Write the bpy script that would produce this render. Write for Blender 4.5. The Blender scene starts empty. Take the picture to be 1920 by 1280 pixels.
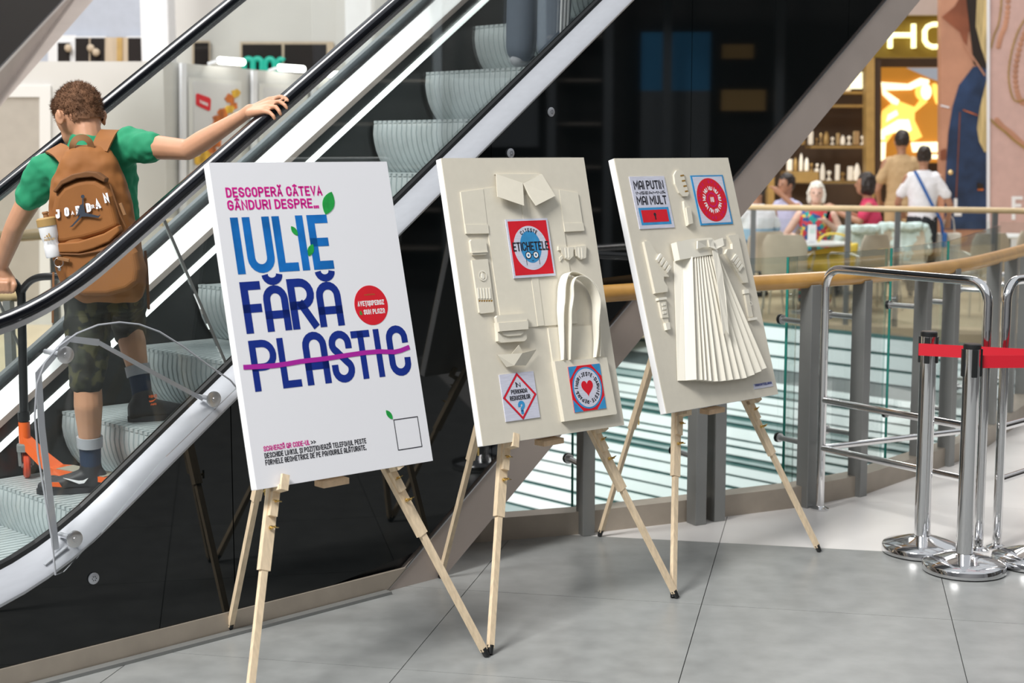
import bpy, bmesh, math, random
from mathutils import Vector, Matrix, Euler, noise

random.seed(7)
D = bpy.data
SC = bpy.context.scene
COL = SC.collection
R = math.radians
V = Vector

# ------------------------------------------------------------------ camera, world, lights, exposure
CAM_H = 1.67
FPX = 2850.0                      # focal length in pixels of a 1920 wide frame
PITCH = math.atan(360 / FPX)      # the horizon runs at y = 280
cam_d = D.cameras.new('camera')
cam = D.objects.new('camera', cam_d)
COL.objects.link(cam)
cam.location = (0, 0, CAM_H)
cam.rotation_euler = (math.pi / 2 - PITCH, 0, 0)
cam_d.sensor_width = 36
cam_d.lens = FPX / 1920 * 36
cam_d.clip_end = 200
cam_d.dof.use_dof = True
cam_d.dof.focus_distance = 5.35
cam_d.dof.aperture_fstop = 3.4
SC.camera = cam

world = D.worlds.new('atrium_daylight')
SC.world = world
world.use_nodes = True
bgn = world.node_tree.nodes['Background']
bgn.inputs['Color'].default_value = (0.93, 0.965, 1.0, 1)
bgn.inputs['Strength'].default_value = 0.70

def area_light(name, loc, target, size, power, color):
    l = D.lights.new(name, 'AREA')
    l.shape = 'SQUARE'
    l.size = size
    l.energy = power
    l.color = color
    o = D.objects.new(name, l)
    COL.objects.link(o)
    o.location = loc
    o.rotation_euler = (V(target) - V(loc)).to_track_quat('-Z', 'Y').to_euler()
    return o
area_light('roof_skylight', (-5.0, -1.0, 10.0), (0.4, 5.5, 0.5), 3.5, 2000, (1.0, 0.985, 0.95))
area_light('concourse_skylight', (5.0, 20.0, 10.0), (4.5, 18.0, 0.0), 6.0, 900, (1.0, 0.97, 0.92))

area_light('hall_fill', (-6.0, 12.0, 9.5), (-3.5, 15.5, 1.0), 5.0, 900, (1.0, 0.98, 0.96))  # added area lamp that brightens the left background

SC.view_settings.view_transform = 'Standard'
SC.view_settings.look = 'None'
SC.view_settings.exposure = 0.0
SC.view_settings.gamma = 1.0
SC.view_settings.use_curve_mapping = False

# ------------------------------------------------------------------ pixel helpers (1920 x 1280 frame)
_F = V((0, math.cos(PITCH), -math.sin(PITCH)))
_U = V((0, math.sin(PITCH), math.cos(PITCH)))
_R = V((1, 0, 0))
_C = V((0, 0, CAM_H))
def ray(x, y):
    return _F + _R * ((x - 960) / FPX) - _U * ((y - 640) / FPX)
def at(x, y, Y):                  # the point seen at a pixel, at world depth Y
    d = ray(x, y)
    return _C + d * (Y / d.y)
def ground(x, y, z=0.0):
    d = ray(x, y)
    return _C + d * ((z - CAM_H) / d.z)
def onplane(x, y, p, n):
    d = ray(x, y)
    return _C + d * ((V(p) - _C).dot(V(n)) / d.dot(V(n)))

# ------------------------------------------------------------------ materials
MATS = {}
def mat(name, col, rough=0.5, metal=0.0, spec=0.5, vary=0.0, scale=8.0, bump=0.0, bscale=60.0, emit=None, estr=0.0,
        coat=0.0, sheen=0.0, sss=0.0, stretch=None):
    m = D.materials.new(name)
    m.use_nodes = True
    nt = m.node_tree
    b = nt.nodes['Principled BSDF']
    b.inputs['Base Color'].default_value = (*col, 1)
    b.inputs['Roughness'].default_value = rough
    b.inputs['Metallic'].default_value = metal
    b.inputs['Specular IOR Level'].default_value = spec
    b.inputs['Coat Weight'].default_value = coat
    b.inputs['Sheen Weight'].default_value = sheen
    if sss:
        b.inputs['Subsurface Weight'].default_value = sss
        b.inputs['Subsurface Radius'].default_value = (0.02, 0.008, 0.005)
        b.inputs['Subsurface Scale'].default_value = 0.3
    if emit:
        b.inputs['Emission Color'].default_value = (*emit, 1)
        b.inputs['Emission Strength'].default_value = estr
    tc = None
    def coord(sc):
        t = nt.nodes.new('ShaderNodeTexCoord')
        mp = nt.nodes.new('ShaderNodeMapping')
        mp.inputs['Scale'].default_value = [sc * (stretch[i] if stretch else 1) for i in range(3)]
        nt.links.new(t.outputs['Object'], mp.inputs['Vector'])
        return mp.outputs['Vector']
    if vary:
        n = nt.nodes.new('ShaderNodeTexNoise')
        n.inputs['Scale'].default_value = 1.0
        n.inputs['Detail'].default_value = 6
        nt.links.new(coord(scale), n.inputs['Vector'])
        mx = nt.nodes.new('ShaderNodeMix')
        mx.data_type = 'RGBA'
        mx.inputs['A'].default_value = (*[max(0, c * (1 - vary)) for c in col], 1)
        mx.inputs['B'].default_value = (*[min(1, c * (1 + vary)) for c in col], 1)
        mr = nt.nodes.new('ShaderNodeMapRange')
        mr.inputs['From Min'].default_value = 0.3
        mr.inputs['From Max'].default_value = 0.7
        nt.links.new(n.outputs['Fac'], mr.inputs['Value'])
        nt.links.new(mr.outputs['Result'], mx.inputs['Factor'])
        nt.links.new(mx.outputs['Result'], b.inputs['Base Color'])
    if bump:
        n = nt.nodes.new('ShaderNodeTexNoise')
        n.inputs['Scale'].default_value = 1.0
        n.inputs['Detail'].default_value = 4
        nt.links.new(coord(bscale), n.inputs['Vector'])
        bp = nt.nodes.new('ShaderNodeBump')
        bp.inputs['Strength'].default_value = bump
        bp.inputs['Distance'].default_value = 0.002
        nt.links.new(n.outputs['Fac'], bp.inputs['Height'])
        nt.links.new(bp.outputs['Normal'], b.inputs['Normal'])
    MATS[name] = m
    return m

def glass(name, tint, refl=1.0, ior=1.5, rough=0.0):
    m = D.materials.new(name)
    m.use_nodes = True
    nt = m.node_tree
    for n in list(nt.nodes):
        nt.nodes.remove(n)
    out = nt.nodes.new('ShaderNodeOutputMaterial')
    tr = nt.nodes.new('ShaderNodeBsdfTransparent')
    tr.inputs['Color'].default_value = (*tint, 1)
    gl = nt.nodes.new('ShaderNodeBsdfGlossy')
    gl.inputs['Roughness'].default_value = rough
    fr = nt.nodes.new('ShaderNodeFresnel')
    fr.inputs['IOR'].default_value = ior
    mu = nt.nodes.new('ShaderNodeMath')
    mu.operation = 'MULTIPLY'
    mu.inputs[1].default_value = refl
    mx = nt.nodes.new('ShaderNodeMixShader')
    nt.links.new(fr.outputs[0], mu.inputs[0])
    nt.links.new(mu.outputs[0], mx.inputs[0])
    nt.links.new(tr.outputs[0], mx.inputs[1])
    nt.links.new(gl.outputs[0], mx.inputs[2])
    nt.links.new(mx.outputs[0], out.inputs[0])
    MATS[name] = m
    return m

mat('tile_grey', (0.285, 0.292, 0.288), 0.30, vary=0.13, scale=9.0, bump=0.05, bscale=25)
mat('tile_white', (0.80, 0.775, 0.755), 0.28, vary=0.04, scale=3.0)
mat('grout', (0.10, 0.10, 0.10), 0.9)
mat('slab', (0.55, 0.56, 0.56), 0.7, vary=0.05)
mat('cafe_floor', (0.62, 0.49, 0.33), 0.35, vary=0.10, scale=1.5)
mat('wall_grey', (0.38, 0.38, 0.39), 0.8, vary=0.05, scale=2)
mat('alu', (0.50, 0.515, 0.555), 0.30, metal=0.45, vary=0.03, scale=9, stretch=(0.3, 6, 6))
mat('alu_sky_glare', (0.95, 0.96, 0.97), 0.35, metal=0.0)  # skylight reflection on the far inner deck, put into the white base colour
mat('black_glass', (0.0045, 0.006, 0.0065), 0.03, spec=0.5)
mat('brown_metal', (0.47, 0.40, 0.36), 0.45, metal=0.1, vary=0.06, scale=4, bump=0.03, bscale=300)
mat('beige_trim', (0.40, 0.345, 0.285), 0.45, metal=0.2, vary=0.07, scale=10)
mat('rubber', (0.012, 0.013, 0.014), 0.35, spec=0.5)
mat('black_handrail', (0.006, 0.007, 0.010), 0.12, spec=0.35)
mat('step_metal', (0.52, 0.57, 0.58), 0.50, metal=0.35, vary=0.06, scale=20)
mat('skirt_dark', (0.022, 0.024, 0.024), 0.25, spec=0.5, vary=0.2, scale=3)
mat('light_strip', (0.95, 0.97, 0.97), 0.4, emit=(0.93, 1.0, 0.97), estr=1.6)
mat('steel', (0.62, 0.62, 0.63), 0.28, metal=1.0)
mat('chrome', (0.80, 0.80, 0.81), 0.06, metal=1.0)
mat('dark_steel', (0.25, 0.255, 0.25), 0.42, metal=0.35, vary=0.05, scale=5)
mat('brass', (0.80, 0.58, 0.22), 0.25, metal=1.0)
mat('pine', (0.78, 0.62, 0.43), 0.55, vary=0.13, scale=14, stretch=(6, 6, 0.7), bump=0.05, bscale=80)
mat('pine_end', (0.70, 0.50, 0.32), 0.6, vary=0.1, scale=60)
mat('pine_shade', (0.58, 0.36, 0.14), 0.5, vary=0.15, scale=14, stretch=(6, 6, 0.7))
mat('rail_wood', (0.56, 0.30, 0.080), 0.34, vary=0.14, scale=7, stretch=(1, 1, 1), coat=0.2)
mat('pale_wood', (0.68, 0.50, 0.27), 0.4, vary=0.10, scale=6)
mat('canvas_white', (0.80, 0.80, 0.84), 0.75, bump=0.06, bscale=500)
mat('canvas_edge', (0.90, 0.90, 0.91), 0.75, bump=0.06, bscale=500)
mat('card_cream', (0.665, 0.62, 0.525), 0.8, bump=0.08, bscale=350, vary=0.02, scale=30)
mat('paper_cream', (0.715, 0.67, 0.565), 0.75, bump=0.05, bscale=350, vary=0.02, scale=40)
mat('paper_light', (0.83, 0.79, 0.69), 0.7, bump=0.03, bscale=300)
mat('ink_magenta', (0.62, 0.010, 0.26), 0.6, spec=0.2)
mat('ink_blue', (0.010, 0.155, 0.50), 0.55, spec=0.15, vary=0.28, scale=9)
mat('ink_navy', (0.010, 0.030, 0.235), 0.55, spec=0.15, vary=0.1, scale=12)
mat('ink_purple', (0.40, 0.012, 0.33), 0.5)
mat('ink_red', (0.66, 0.006, 0.020), 0.55, vary=0.06, scale=15)
mat('ink_black', (0.012, 0.012, 0.020), 0.6)
mat('ink_green', (0.010, 0.34, 0.055), 0.5, vary=0.25, scale=25)
mat('ink_white', (0.86, 0.86, 0.88), 0.6)
mat('ink_cyan', (0.035, 0.27, 0.56), 0.55, vary=0.12, scale=30)
mat('ink_lilac', (0.60, 0.61, 0.72), 0.65, vary=0.10, scale=120, stretch=(0.2, 1, 3))
mat('ink_olive', (0.30, 0.16, 0.02), 0.6)
glass('pane_clear', (0.955, 0.975, 0.968), 0.55)
glass('pane_green', (0.93, 0.965, 0.955), 0.45)
glass('acrylic', (0.975, 0.98, 0.98), 0.5, 1.45)
mat('glass_edge', (0.03, 0.22, 0.18), 0.15)

# ------------------------------------------------------------------ mesh builder
class MB:
    def __init__(s):
        s.v = []
        s.f = []
        s.smooth = False
    def add(s, vs, fs):
        n = len(s.v)
        s.v += [tuple(p) for p in vs]
        s.f += [tuple(i + n for i in f) for f in fs]
        return s
    def box(s, c, d, m=None):
        c = V(c)
        m = m or Matrix.Identity(3)
        p = [c + m @ V((x * d[0] / 2, y * d[1] / 2, z * d[2] / 2)) for x in (-1, 1) for y in (-1, 1) for z in (-1, 1)]
        return s.add(p, [(0, 1, 3, 2), (4, 6, 7, 5), (0, 4, 5, 1), (2, 3, 7, 6), (0, 2, 6, 4), (1, 5, 7, 3)])
    def bbox(s, c, d, b, m=None):          # a box with chamfered edges
        c = V(c)
        m = m or Matrix.Identity(3)
        bm = bmesh.new()
        bmesh.ops.create_cube(bm, size=1)
        for q in bm.verts:
            q.co = V((q.co.x * d[0], q.co.y * d[1], q.co.z * d[2]))
        bmesh.ops.bevel(bm, geom=bm.edges[:], offset=b, segments=2, affect='EDGES', profile=0.6)
        s.from_bm(bm, lambda p: c + m @ p)
        return s
    def from_bm(s, bm, fn=lambda p: p):
        bm.verts.index_update()
        s.add([fn(q.co.copy()) for q in bm.verts], [[q.index for q in f.verts] for f in bm.faces])
        bm.free()
        return s
    def bar(s, a, b, w, h, up=(0, 0, 1)):  # a rectangular bar from a to b
        a, b = V(a), V(b)
        z = (b - a).normalized()
        x = V(up).cross(z)
        if x.length < 1e-5:
            x = V((1, 0, 0)).cross(z)
        x.normalize()
        y = z.cross(x)
        m = Matrix((x, y, z)).transposed()
        return s.box((a + b) / 2, (w, h, (b - a).length), m)
    def ringed(s, rings, closed=True, caps=True):
        n = len(rings[0])
        base = len(s.v)
        for r in rings:
            s.v += [tuple(p) for p in r]
        for i in range(len(rings) - 1):
            for j in range(n if closed else n - 1):
                k = (j + 1) % n
                s.f.append((base + i * n + j, base + i * n + k, base + (i + 1) * n + k, base + (i + 1) * n + j))
        if caps and closed:
            s.f.append(tuple(base + j for j in reversed(range(n))))
            e = base + (len(rings) - 1) * n
            s.f.append(tuple(e + j for j in range(n)))
        return s
    def tube(s, path, rad, seg=12, caps=True):
        P = [V(p) for p in path]
        rs = rad if isinstance(rad, (list, tuple)) else [rad] * len(P)
        rings = []
        x = None
        for i, p in enumerate(P):
            t = (P[min(i + 1, len(P) - 1)] - P[max(i - 1, 0)]).normalized()
            if x is None:
                x = t.cross(V((0, 0, 1)))
                if x.length < 1e-3:
                    x = V((1, 0, 0))
            x = (x - t * x.dot(t)).normalized()
            y = t.cross(x)
            rings.append([p + x * (math.cos(a) * rs[i]) + y * (math.sin(a) * rs[i]) for a in [2 * math.pi * j / seg for j in range(seg)]])
        s.smooth = True
        return s.ringed(rings, True, caps)
    def sweep(s, path, prof, up=(0, 0, 1), caps=True, closed=True):   # profile points (side, up) along a path
        P = [V(p) for p in path]
        rings = []
        for i, p in enumerate(P):
            t = (P[min(i + 1, len(P) - 1)] - P[max(i - 1, 0)]).normalized()
            sd = t.cross(V(up)).normalized()
            u = sd.cross(t)
            rings.append([p + sd * a + u * b for a, b in prof])
        return s.ringed(rings, closed, caps)
    def lathe(s, prof, c=(0, 0, 0), seg=32, m=None):
        c = V(c)
        m = m or Matrix.Identity(3)
        rings = [[c + m @ V((r * math.cos(a), r * math.sin(a), z)) for a in [2 * math.pi * j / seg for j in range(seg)]] for r, z in prof]
        s.smooth = True
        return s.ringed(rings)
    def prism(s, pts, off):                # planar polygon extruded by a vector
        n = len(pts)
        off = V(off)
        a = [V(p) for p in pts]
        return s.add(a + [p + off for p in a], [tuple(reversed(range(n))), tuple(range(n, 2 * n))] +
                     [(i, (i + 1) % n, n + (i + 1) % n, n + i) for i in range(n)])
    def sphere(s, c, r, seg=16, rings=10, m=None):
        rr = r if isinstance(r, (tuple, list)) else (r, r, r)
        c = V(c)
        m = m or Matrix.Identity(3)
        rg = []
        for i in range(1, rings):
            a = math.pi * i / rings
            rg.append([c + m @ V((rr[0] * math.sin(a) * math.cos(b), rr[1] * math.sin(a) * math.sin(b), -rr[2] * math.cos(a)))
                       for b in [2 * math.pi * j / seg for j in range(seg)]])
        s.smooth = True
        s.ringed(rg, True, False)
        n = len(s.v)
        base = n - seg * (rings - 1)
        s.v += [tuple(c + m @ V((0, 0, -rr[2]))), tuple(c + m @ V((0, 0, rr[2])))]
        for j in range(seg):
            k = (j + 1) % seg
            s.f.append((n, base + k, base + j))
            s.f.append((n + 1, n - seg + j, n - seg + k))
        return s
    def mesh(s, name, material, smooth=None):
        me = D.meshes.new(name)
        me.from_pydata(s.v, [], s.f)
        bm = bmesh.new()
        bm.from_mesh(me)
        bmesh.ops.recalc_face_normals(bm, faces=bm.faces[:])
        bm.to_mesh(me)
        bm.free()
        sm = s.smooth if smooth is None else smooth
        if sm:
            me.polygons.foreach_set('use_smooth', [True] * len(me.polygons))
            try:
                me.set_sharp_from_angle(angle=R(40))
            except Exception:
                pass
        if material:
            me.materials.append(MATS[material])
        me.update()
        return me
    def build(s, name, material, parent=None, smooth=None, kind=None, label=None):
        o = D.objects.new(name, s.mesh(name, material, smooth))
        COL.objects.link(o)
        if parent:
            o.parent = parent
        if kind:
            o['kind'] = kind
        if label:
            o['label'] = label
        return o

def tag(o, label=None, cat=None, group=None, kind=None):
    if label: o['label'] = label
    if cat: o['category'] = cat
    if group: o['group'] = group
    if kind: o['kind'] = kind
    return o
def thing(name, label, cat, loc=(0, 0, 0), rot=(0, 0, 0), group=None, kind=None):
    o = D.objects.new(name, None)
    o.empty_display_size = 0.1
    COL.objects.link(o)
    o.location = loc
    o.rotation_euler = rot
    return tag(o, label, cat, group, kind)
def struct(name, mb, material, smooth=None):
    return mb.build(name, material, None, smooth, 'structure')
def copy_tree(o, parent=None):
    c = o.copy()
    COL.objects.link(c)
    c.parent = parent
    for ch in o.children:
        copy_tree(ch, c)
    return c
def arc(c, r, a0, a1, n):          # points of an arc in 2D, degrees
    return [(c[0] + r * math.cos(R(a0 + (a1 - a0) * i / n)), c[1] + r * math.sin(R(a0 + (a1 - a0) * i / n))) for i in range(n + 1)]
def smooth_path(pts, n=8):         # Catmull-Rom through 3D points
    P = [V(p) for p in pts]
    P = [P[0] * 2 - P[1]] + P + [P[-1] * 2 - P[-2]]
    out = []
    for i in range(1, len(P) - 2):
        for k in range(n):
            t = k / n
            a, b, c, d = P[i - 1], P[i], P[i + 1], P[i + 2]
            out.append(0.5 * ((2 * b) + (c - a) * t + (2 * a - 5 * b + 4 * c - d) * t * t + (3 * b - a - 3 * c + d) * t ** 3))
    out.append(P[-2])
    return out

# closed lofts merged into one continuous skin (evaluated in a scratch scene, removed at the end)
TMP = D.scenes.new('scratch')
TRASH = []
class Blob:
    def __init__(s):
        s.mb = MB()
    def cap(s, p0, r0, p1, r1, seg=14):
        p0, p1 = V(p0), V(p1)
        t = p1 - p0
        L = t.length
        t = t.normalized() if L > 1e-6 else V((0, 0, 1))
        x = t.orthogonal().normalized()
        y = t.cross(x)
        rg = []
        for a in (-80, -50, -20):
            rg.append((p0 + t * (r0 * math.sin(R(a))), r0 * math.cos(R(a))))
        rg.append((p0, r0))
        rg.append((p1, r1))
        for a in (20, 50, 80):
            rg.append((p1 + t * (r1 * math.sin(R(a))), r1 * math.cos(R(a))))
        s.mb.ringed([[c + x * (math.cos(b) * q) + y * (math.sin(b) * q) for b in [2 * math.pi * j / seg for j in range(seg)]] for c, q in rg])
        return s
    def chain(s, pr):
        for (a, ra), (b, rb) in zip(pr[:-1], pr[1:]):
            s.cap(a, ra, b, rb)
        return s
    def ell(s, c, r, m=None):
        s.mb.sphere(c, r, 18, 12, m)
        return s
    def loft(s, rows, n=20, power=2.0):   # rows: centre, side vector, front vector (half axes)
        rings = []
        for c, a, b in rows:
            c, a, b = V(c), V(a), V(b)
            ring = []
            for j in range(n):
                t = 2 * math.pi * j / n
                ct, st = math.cos(t), math.sin(t)
                ct = math.copysign(abs(ct) ** (2 / power), ct)
                st = math.copysign(abs(st) ** (2 / power), st)
                ring.append(c + a * ct + b * st)
            rings.append(ring)
        s.mb.ringed(rings)
        return s
    def build(s, name, material, parent=None, voxel=0.008, smooth=4, label=None, disp=0.0, dscale=6.0):
        me = s.mb.mesh(name + '_raw', None)
        o = D.objects.new(name + '_raw', me)
        TMP.collection.objects.link(o)
        rm = o.modifiers.new('r', 'REMESH')
        rm.mode = 'VOXEL'
        rm.voxel_size = voxel
        rm.adaptivity = 0
        if smooth:
            sm = o.modifiers.new('s', 'SMOOTH')
            sm.iterations = smooth
            sm.factor = 0.5
        with bpy.context.temp_override(scene=TMP, view_layer=TMP.view_layers[0]):
            dg = bpy.context.evaluated_depsgraph_get()
            dg.update()
            nm = D.meshes.new_from_object(o.evaluated_get(dg))
        nm.name = name
        TMP.collection.objects.unlink(o)
        TRASH.append(o)
        TRASH.append(me)
        if disp:
            nv = [(v.co.copy(), v.normal.copy()) for v in nm.vertices]
            flat = []
            for c, nn in nv:
                q = c * dscale
                flat += list(c + nn * (disp * noise.noise(q) + disp * 0.5 * noise.noise(q * 2.3)))
            nm.vertices.foreach_set('co', flat)
        nm.polygons.foreach_set('use_smooth', [True] * len(nm.polygons))
        nm.materials.clear()
        nm.materials.append(MATS[material])
        nm.update()
        ob = D.objects.new(name, nm)
        COL.objects.link(ob)
        if parent:
            ob.parent = parent
        if label:
            ob['label'] = label
        return ob
# ------------------------------------------------------------------ the setting
NEAR = [(-13, 6.5), (-3.0, 6.5), (-0.6, 6.33), (-0.145, 6.37), (0.32, 6.52), (0.73, 6.71), (0.95, 6.82), (1.34, 7.01), (1.68, 7.26),
        (2.08, 7.72), (2.5, 8.2), (3.2, 9.4), (3.6, 10.5), (13, 10.5)]
FAR = [(-13, 9.3), (-3.55, 9.6), (-2.8, 11.5), (-1.5, 13.2), (0.3, 14.5), (2.2, 14.75), (3.0, 14.5), (4.5, 13.95), (5.6, 13.0), (6.2, 11.6), (13, 11.5)]
def yat(poly, x):
    for (x0, y0), (x1, y1) in zip(poly[:-1], poly[1:]):
        if x0 <= x <= x1:
            return y0 + (y1 - y0) * (x - x0) / (x1 - x0)
    return poly[-1][1]
def strip_slab(poly, y_other, z1, z0):
    b = MB()
    for (x0, y0), (x1, y1) in zip(poly[:-1], poly[1:]):
        b.prism([(x0, y0, z0), (x1, y1, z0), (x1, y_other, z0), (x0, y_other, z0)], (0, 0, z1 - z0))
    return b
floor = struct('floor', strip_slab(NEAR, -9, -0.006, -0.4), 'grout')
floor_far = struct('floor', strip_slab(FAR, 26, 0.0, -0.14), 'cafe_floor')
struct('floor', MB().box((0, 12, -5.05), (28, 40, 0.1)), 'slab')

# floor tiles, 0.9 m apart, cut along the edge of the opening
TF1 = V((0.206, 0.978)); TF1.normalize()
TF2 = V((TF1.y, -TF1.x))
def clip_half(poly, a, b):         # keep the side to the right of a -> b (smaller y)
    out = []
    def side(p): return (b[0] - a[0]) * (p[1] - a[1]) - (b[1] - a[1]) * (p[0] - a[0])
    for i in range(len(poly)):
        p, q = poly[i], poly[(i + 1) % len(poly)]
        sp, sq = side(p), side(q)
        if sp <= 0: out.append(p)
        if (sp < 0 < sq) or (sq < 0 < sp):
            t = sp / (sp - sq)
            out.append((p[0] + (q[0] - p[0]) * t, p[1] + (q[1] - p[1]) * t))
    return out
PE, PQ = 0.893, 0.91
for i in range(-6, 8):
    for j in range(-5, 5):
        e0, e1 = -0.439 + PE * i + 0.0016, -0.439 + PE * (i + 1) - 0.0016
        q0, q1 = 5.487 + PQ * j + 0.0016, 5.487 + PQ * (j + 1) - 0.0016
        quad = [TF2 * e + TF1 * q for e, q in ((e0, q0), (e1, q0), (e1, q1), (e0, q1))]
        c = sum(quad, V((0, 0))) / 4
        if not (-5 < c.x < 6 and 1.2 < c.y < 10):
            continue
        full = [(p.x, p.y) for p in quad]
        b = MB()
        if all(p[1] < yat(NEAR, p[0]) - 0.02 for p in full):
            b.prism([(x, y, -0.02) for x, y in full], (0, 0, 0.02))
        else:
            for (x0, y0), (x1, y1) in zip(NEAR[:-1], NEAR[1:]):
                pc = clip_half(full, (x0, y0), (x1, y1))
                if pc: pc = clip_half(pc, (x0, -50), (x0, 50))
                if pc: pc = clip_half(pc, (x1, 50), (x1, -50))
                if len(pc) > 2:
                    b.prism([(x, y, -0.02) for x, y in pc], (0, 0, 0.02))
        if b.v:
            grey = j < 1 or (i < -1)
            if i >= 4 and j >= 3: grey = True
            b.build('tile', 'tile_grey' if grey else 'tile_white', floor)

# walls of the hall around
struct('wall_back', MB().box((0, -9.1, 2), (28, 0.2, 14)), 'wall_grey')
struct('wall_far', MB().box((0, 26.1, 2), (28, 0.2, 14)), 'wall_grey')
struct('wall_left', MB().box((-14.1, 8.5, 2), (0.2, 35.4, 14)), 'wall_grey')
struct('wall_right', MB().box((14.1, 8.5, 2), (0.2, 35.4, 14)), 'wall_grey')

# ------------------------------------------------------------------ railing round the opening, near side
rl = thing('railing', 'steel post railing with round orange wooden handrail and clear glass panes behind the easels', 'railing', (0.9, 6.7, 0))
RO = V((0.9, 6.7, 0))
def attach(o, root, loc):
    o.parent = root
    o.matrix_parent_inverse = Matrix.Translation(-V(loc))
    return o
POSTS = [(0.321, 6.50), (0.829, 6.69), (0.924, 6.76), (1.385, 7.02), (1.678, 7.25), (2.10, 7.73), (2.31, 7.96), (2.75, 8.65), (2.98, 9.05), (3.3, 9.75)]
def edge_dir(x):
    d = V((0.2, yat(NEAR, x + 0.1) - yat(NEAR, x - 0.1), 0)).normalized()
    return d, V((-d.y, d.x, 0))
for x, y in POSTS:
    d, n = edge_dir(x)
    m = Matrix((d, n, V((0, 0, 1)))).transposed()
    b = MB().bbox((x, y - 0.004, 0.525), (0.058, 0.075, 1.05), 0.004, m)
    if x < 0.4:
        b = MB().bbox((x, y - 0.004, 0.42), (0.058, 0.075, 0.84), 0.004, m)
    p = attach(b.build('post', 'dark_steel', None), rl, RO)
    for z in (0.30, 0.87):
        if x < 0.4 and z > 0.5: continue
        a = V((x, y, z)) + n * 0.02
        e = a + n * 0.17
        s = MB().tube([a, e], 0.013, 12).lathe([(0.0, 0), (0.022, 0), (0.022, 0.006), (0.0, 0.006)], e - n * 0.012, 16, n.to_track_quat('Z', 'Y').to_matrix())
        s.build('glass_clamp', 'steel', p)
        k = MB().lathe([(0.0, 0), (0.024, 0), (0.024, 0.010), (0.0, 0.010)], e, 16, n.to_track_quat('Z', 'Y').to_matrix())
        k.build('clamp_pad', 'rubber', p)
hp = [V((0.27, 6.27, 1.07)), V((0.45, 6.39, 1.07)), V((0.7, 6.565, 1.07)), V((0.9, 6.71, 1.07)), V((1.1, 6.845, 1.07)), V((1.34, 6.99, 1.07)), V((1.6, 7.175, 1.07)), V((1.88, 7.46, 1.065)), V((2.08, 7.68, 1.06)),
      V((2.3, 7.95, 1.06)), V((2.5, 8.22, 1.06)), V((2.85, 8.80, 1.06)), V((3.2, 9.42, 1.06)), V((3.6, 10.3, 1.06))]
attach(MB().tube(smooth_path(hp, 4), 0.037, 20).build('handrail', 'rail_wood'), rl, RO)
bp = [V((x, yat(NEAR, x) + 0.035, 0.05)) for x in (-0.6, -0.145, 0.32, 0.73, 0.95, 1.34, 1.68, 2.08, 2.5, 3.2, 3.6)]
attach(MB().sweep(bp, [(-0.05, -0.05), (0.05, -0.05), (0.05, 0.05), (-0.05, 0.05)]).build('base_beam', 'beige_trim'), rl, RO)
gx = [0.36, 1.47, 2.13, 2.62, 3.5]
for x0, x1 in zip(gx[:-1], gx[1:]):
    d0, n0 = edge_dir((x0 + x1) / 2)
    a = V((x0 + 0.006, yat(NEAR, x0), 0)) + n0 * 0.205
    c = V((x1 - 0.006, yat(NEAR, x1), 0)) + n0 * 0.205
    g = MB().prism([a + V((0, 0, -0.25)), c + V((0, 0, -0.25)), c + V((0, 0, 1.16)), a + V((0, 0, 1.16))], n0 * 0.012)
    pn = attach(g.build('glass_pane', 'pane_green', None), rl, RO)
    MB().bar(a + V((0, 0, -0.25)) + n0 * 0.006, a + V((0, 0, 1.16)) + n0 * 0.006, 0.005, 0.0125, n0).build('pane_edge', 'glass_edge', pn)
# ------------------------------------------------------------------ escalator: local x runs up the slope, y inwards, z up
ES_LOC = V((-0.477, 5.622, 0))
ES_ROT = R(44.5)
K = 0.721
es = thing('escalator', 'escalator with black glass side, glass balustrades, black handrails and grey ribbed steps', 'escalator', ES_LOC, (0, 0, ES_ROT))
ES_M = Matrix.Translation(ES_LOC) @ Matrix.Rotation(ES_ROT, 4, 'Z')
def esw(s, n, z):
    return ES_M @ V((s, n, z))
def g(s, s1=-1.15, c=0.57):
    d = s1 - s
    if d <= 0: return K * s
    dm = K / (2 * c)
    if d < dm: return K * s + c * d * d
    return K * (s1 - dm) + c * dm * dm
def srange(a, b, step=0.1):
    n = max(1, int(round((b - a) / step)))
    return [a + (b - a) * i / n for i in range(n + 1)]
S0, S1 = -3.0, 7.0
def sline(n, off, a=S0, b=S1, s1=-1.15):
    ss = [s for s in srange(a, -0.9, 0.08)] + [b] if a < -0.9 else [a, b]
    return [V((s, n, off + g(s, s1))) for s in ss]
def lofted(profile, a=S0, b=S1, s1=-1.15, closed=True):      # profile of (n, offset) carried along the slope
    ss = (srange(a, -0.9, 0.08) + srange(-0.9, b, 1.0)[1:]) if a < -0.9 else srange(a, b, 1.0)
    return MB().ringed([[V((s, n, off + g(s, s1))) for n, off in profile] for s in ss], closed, closed)

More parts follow.
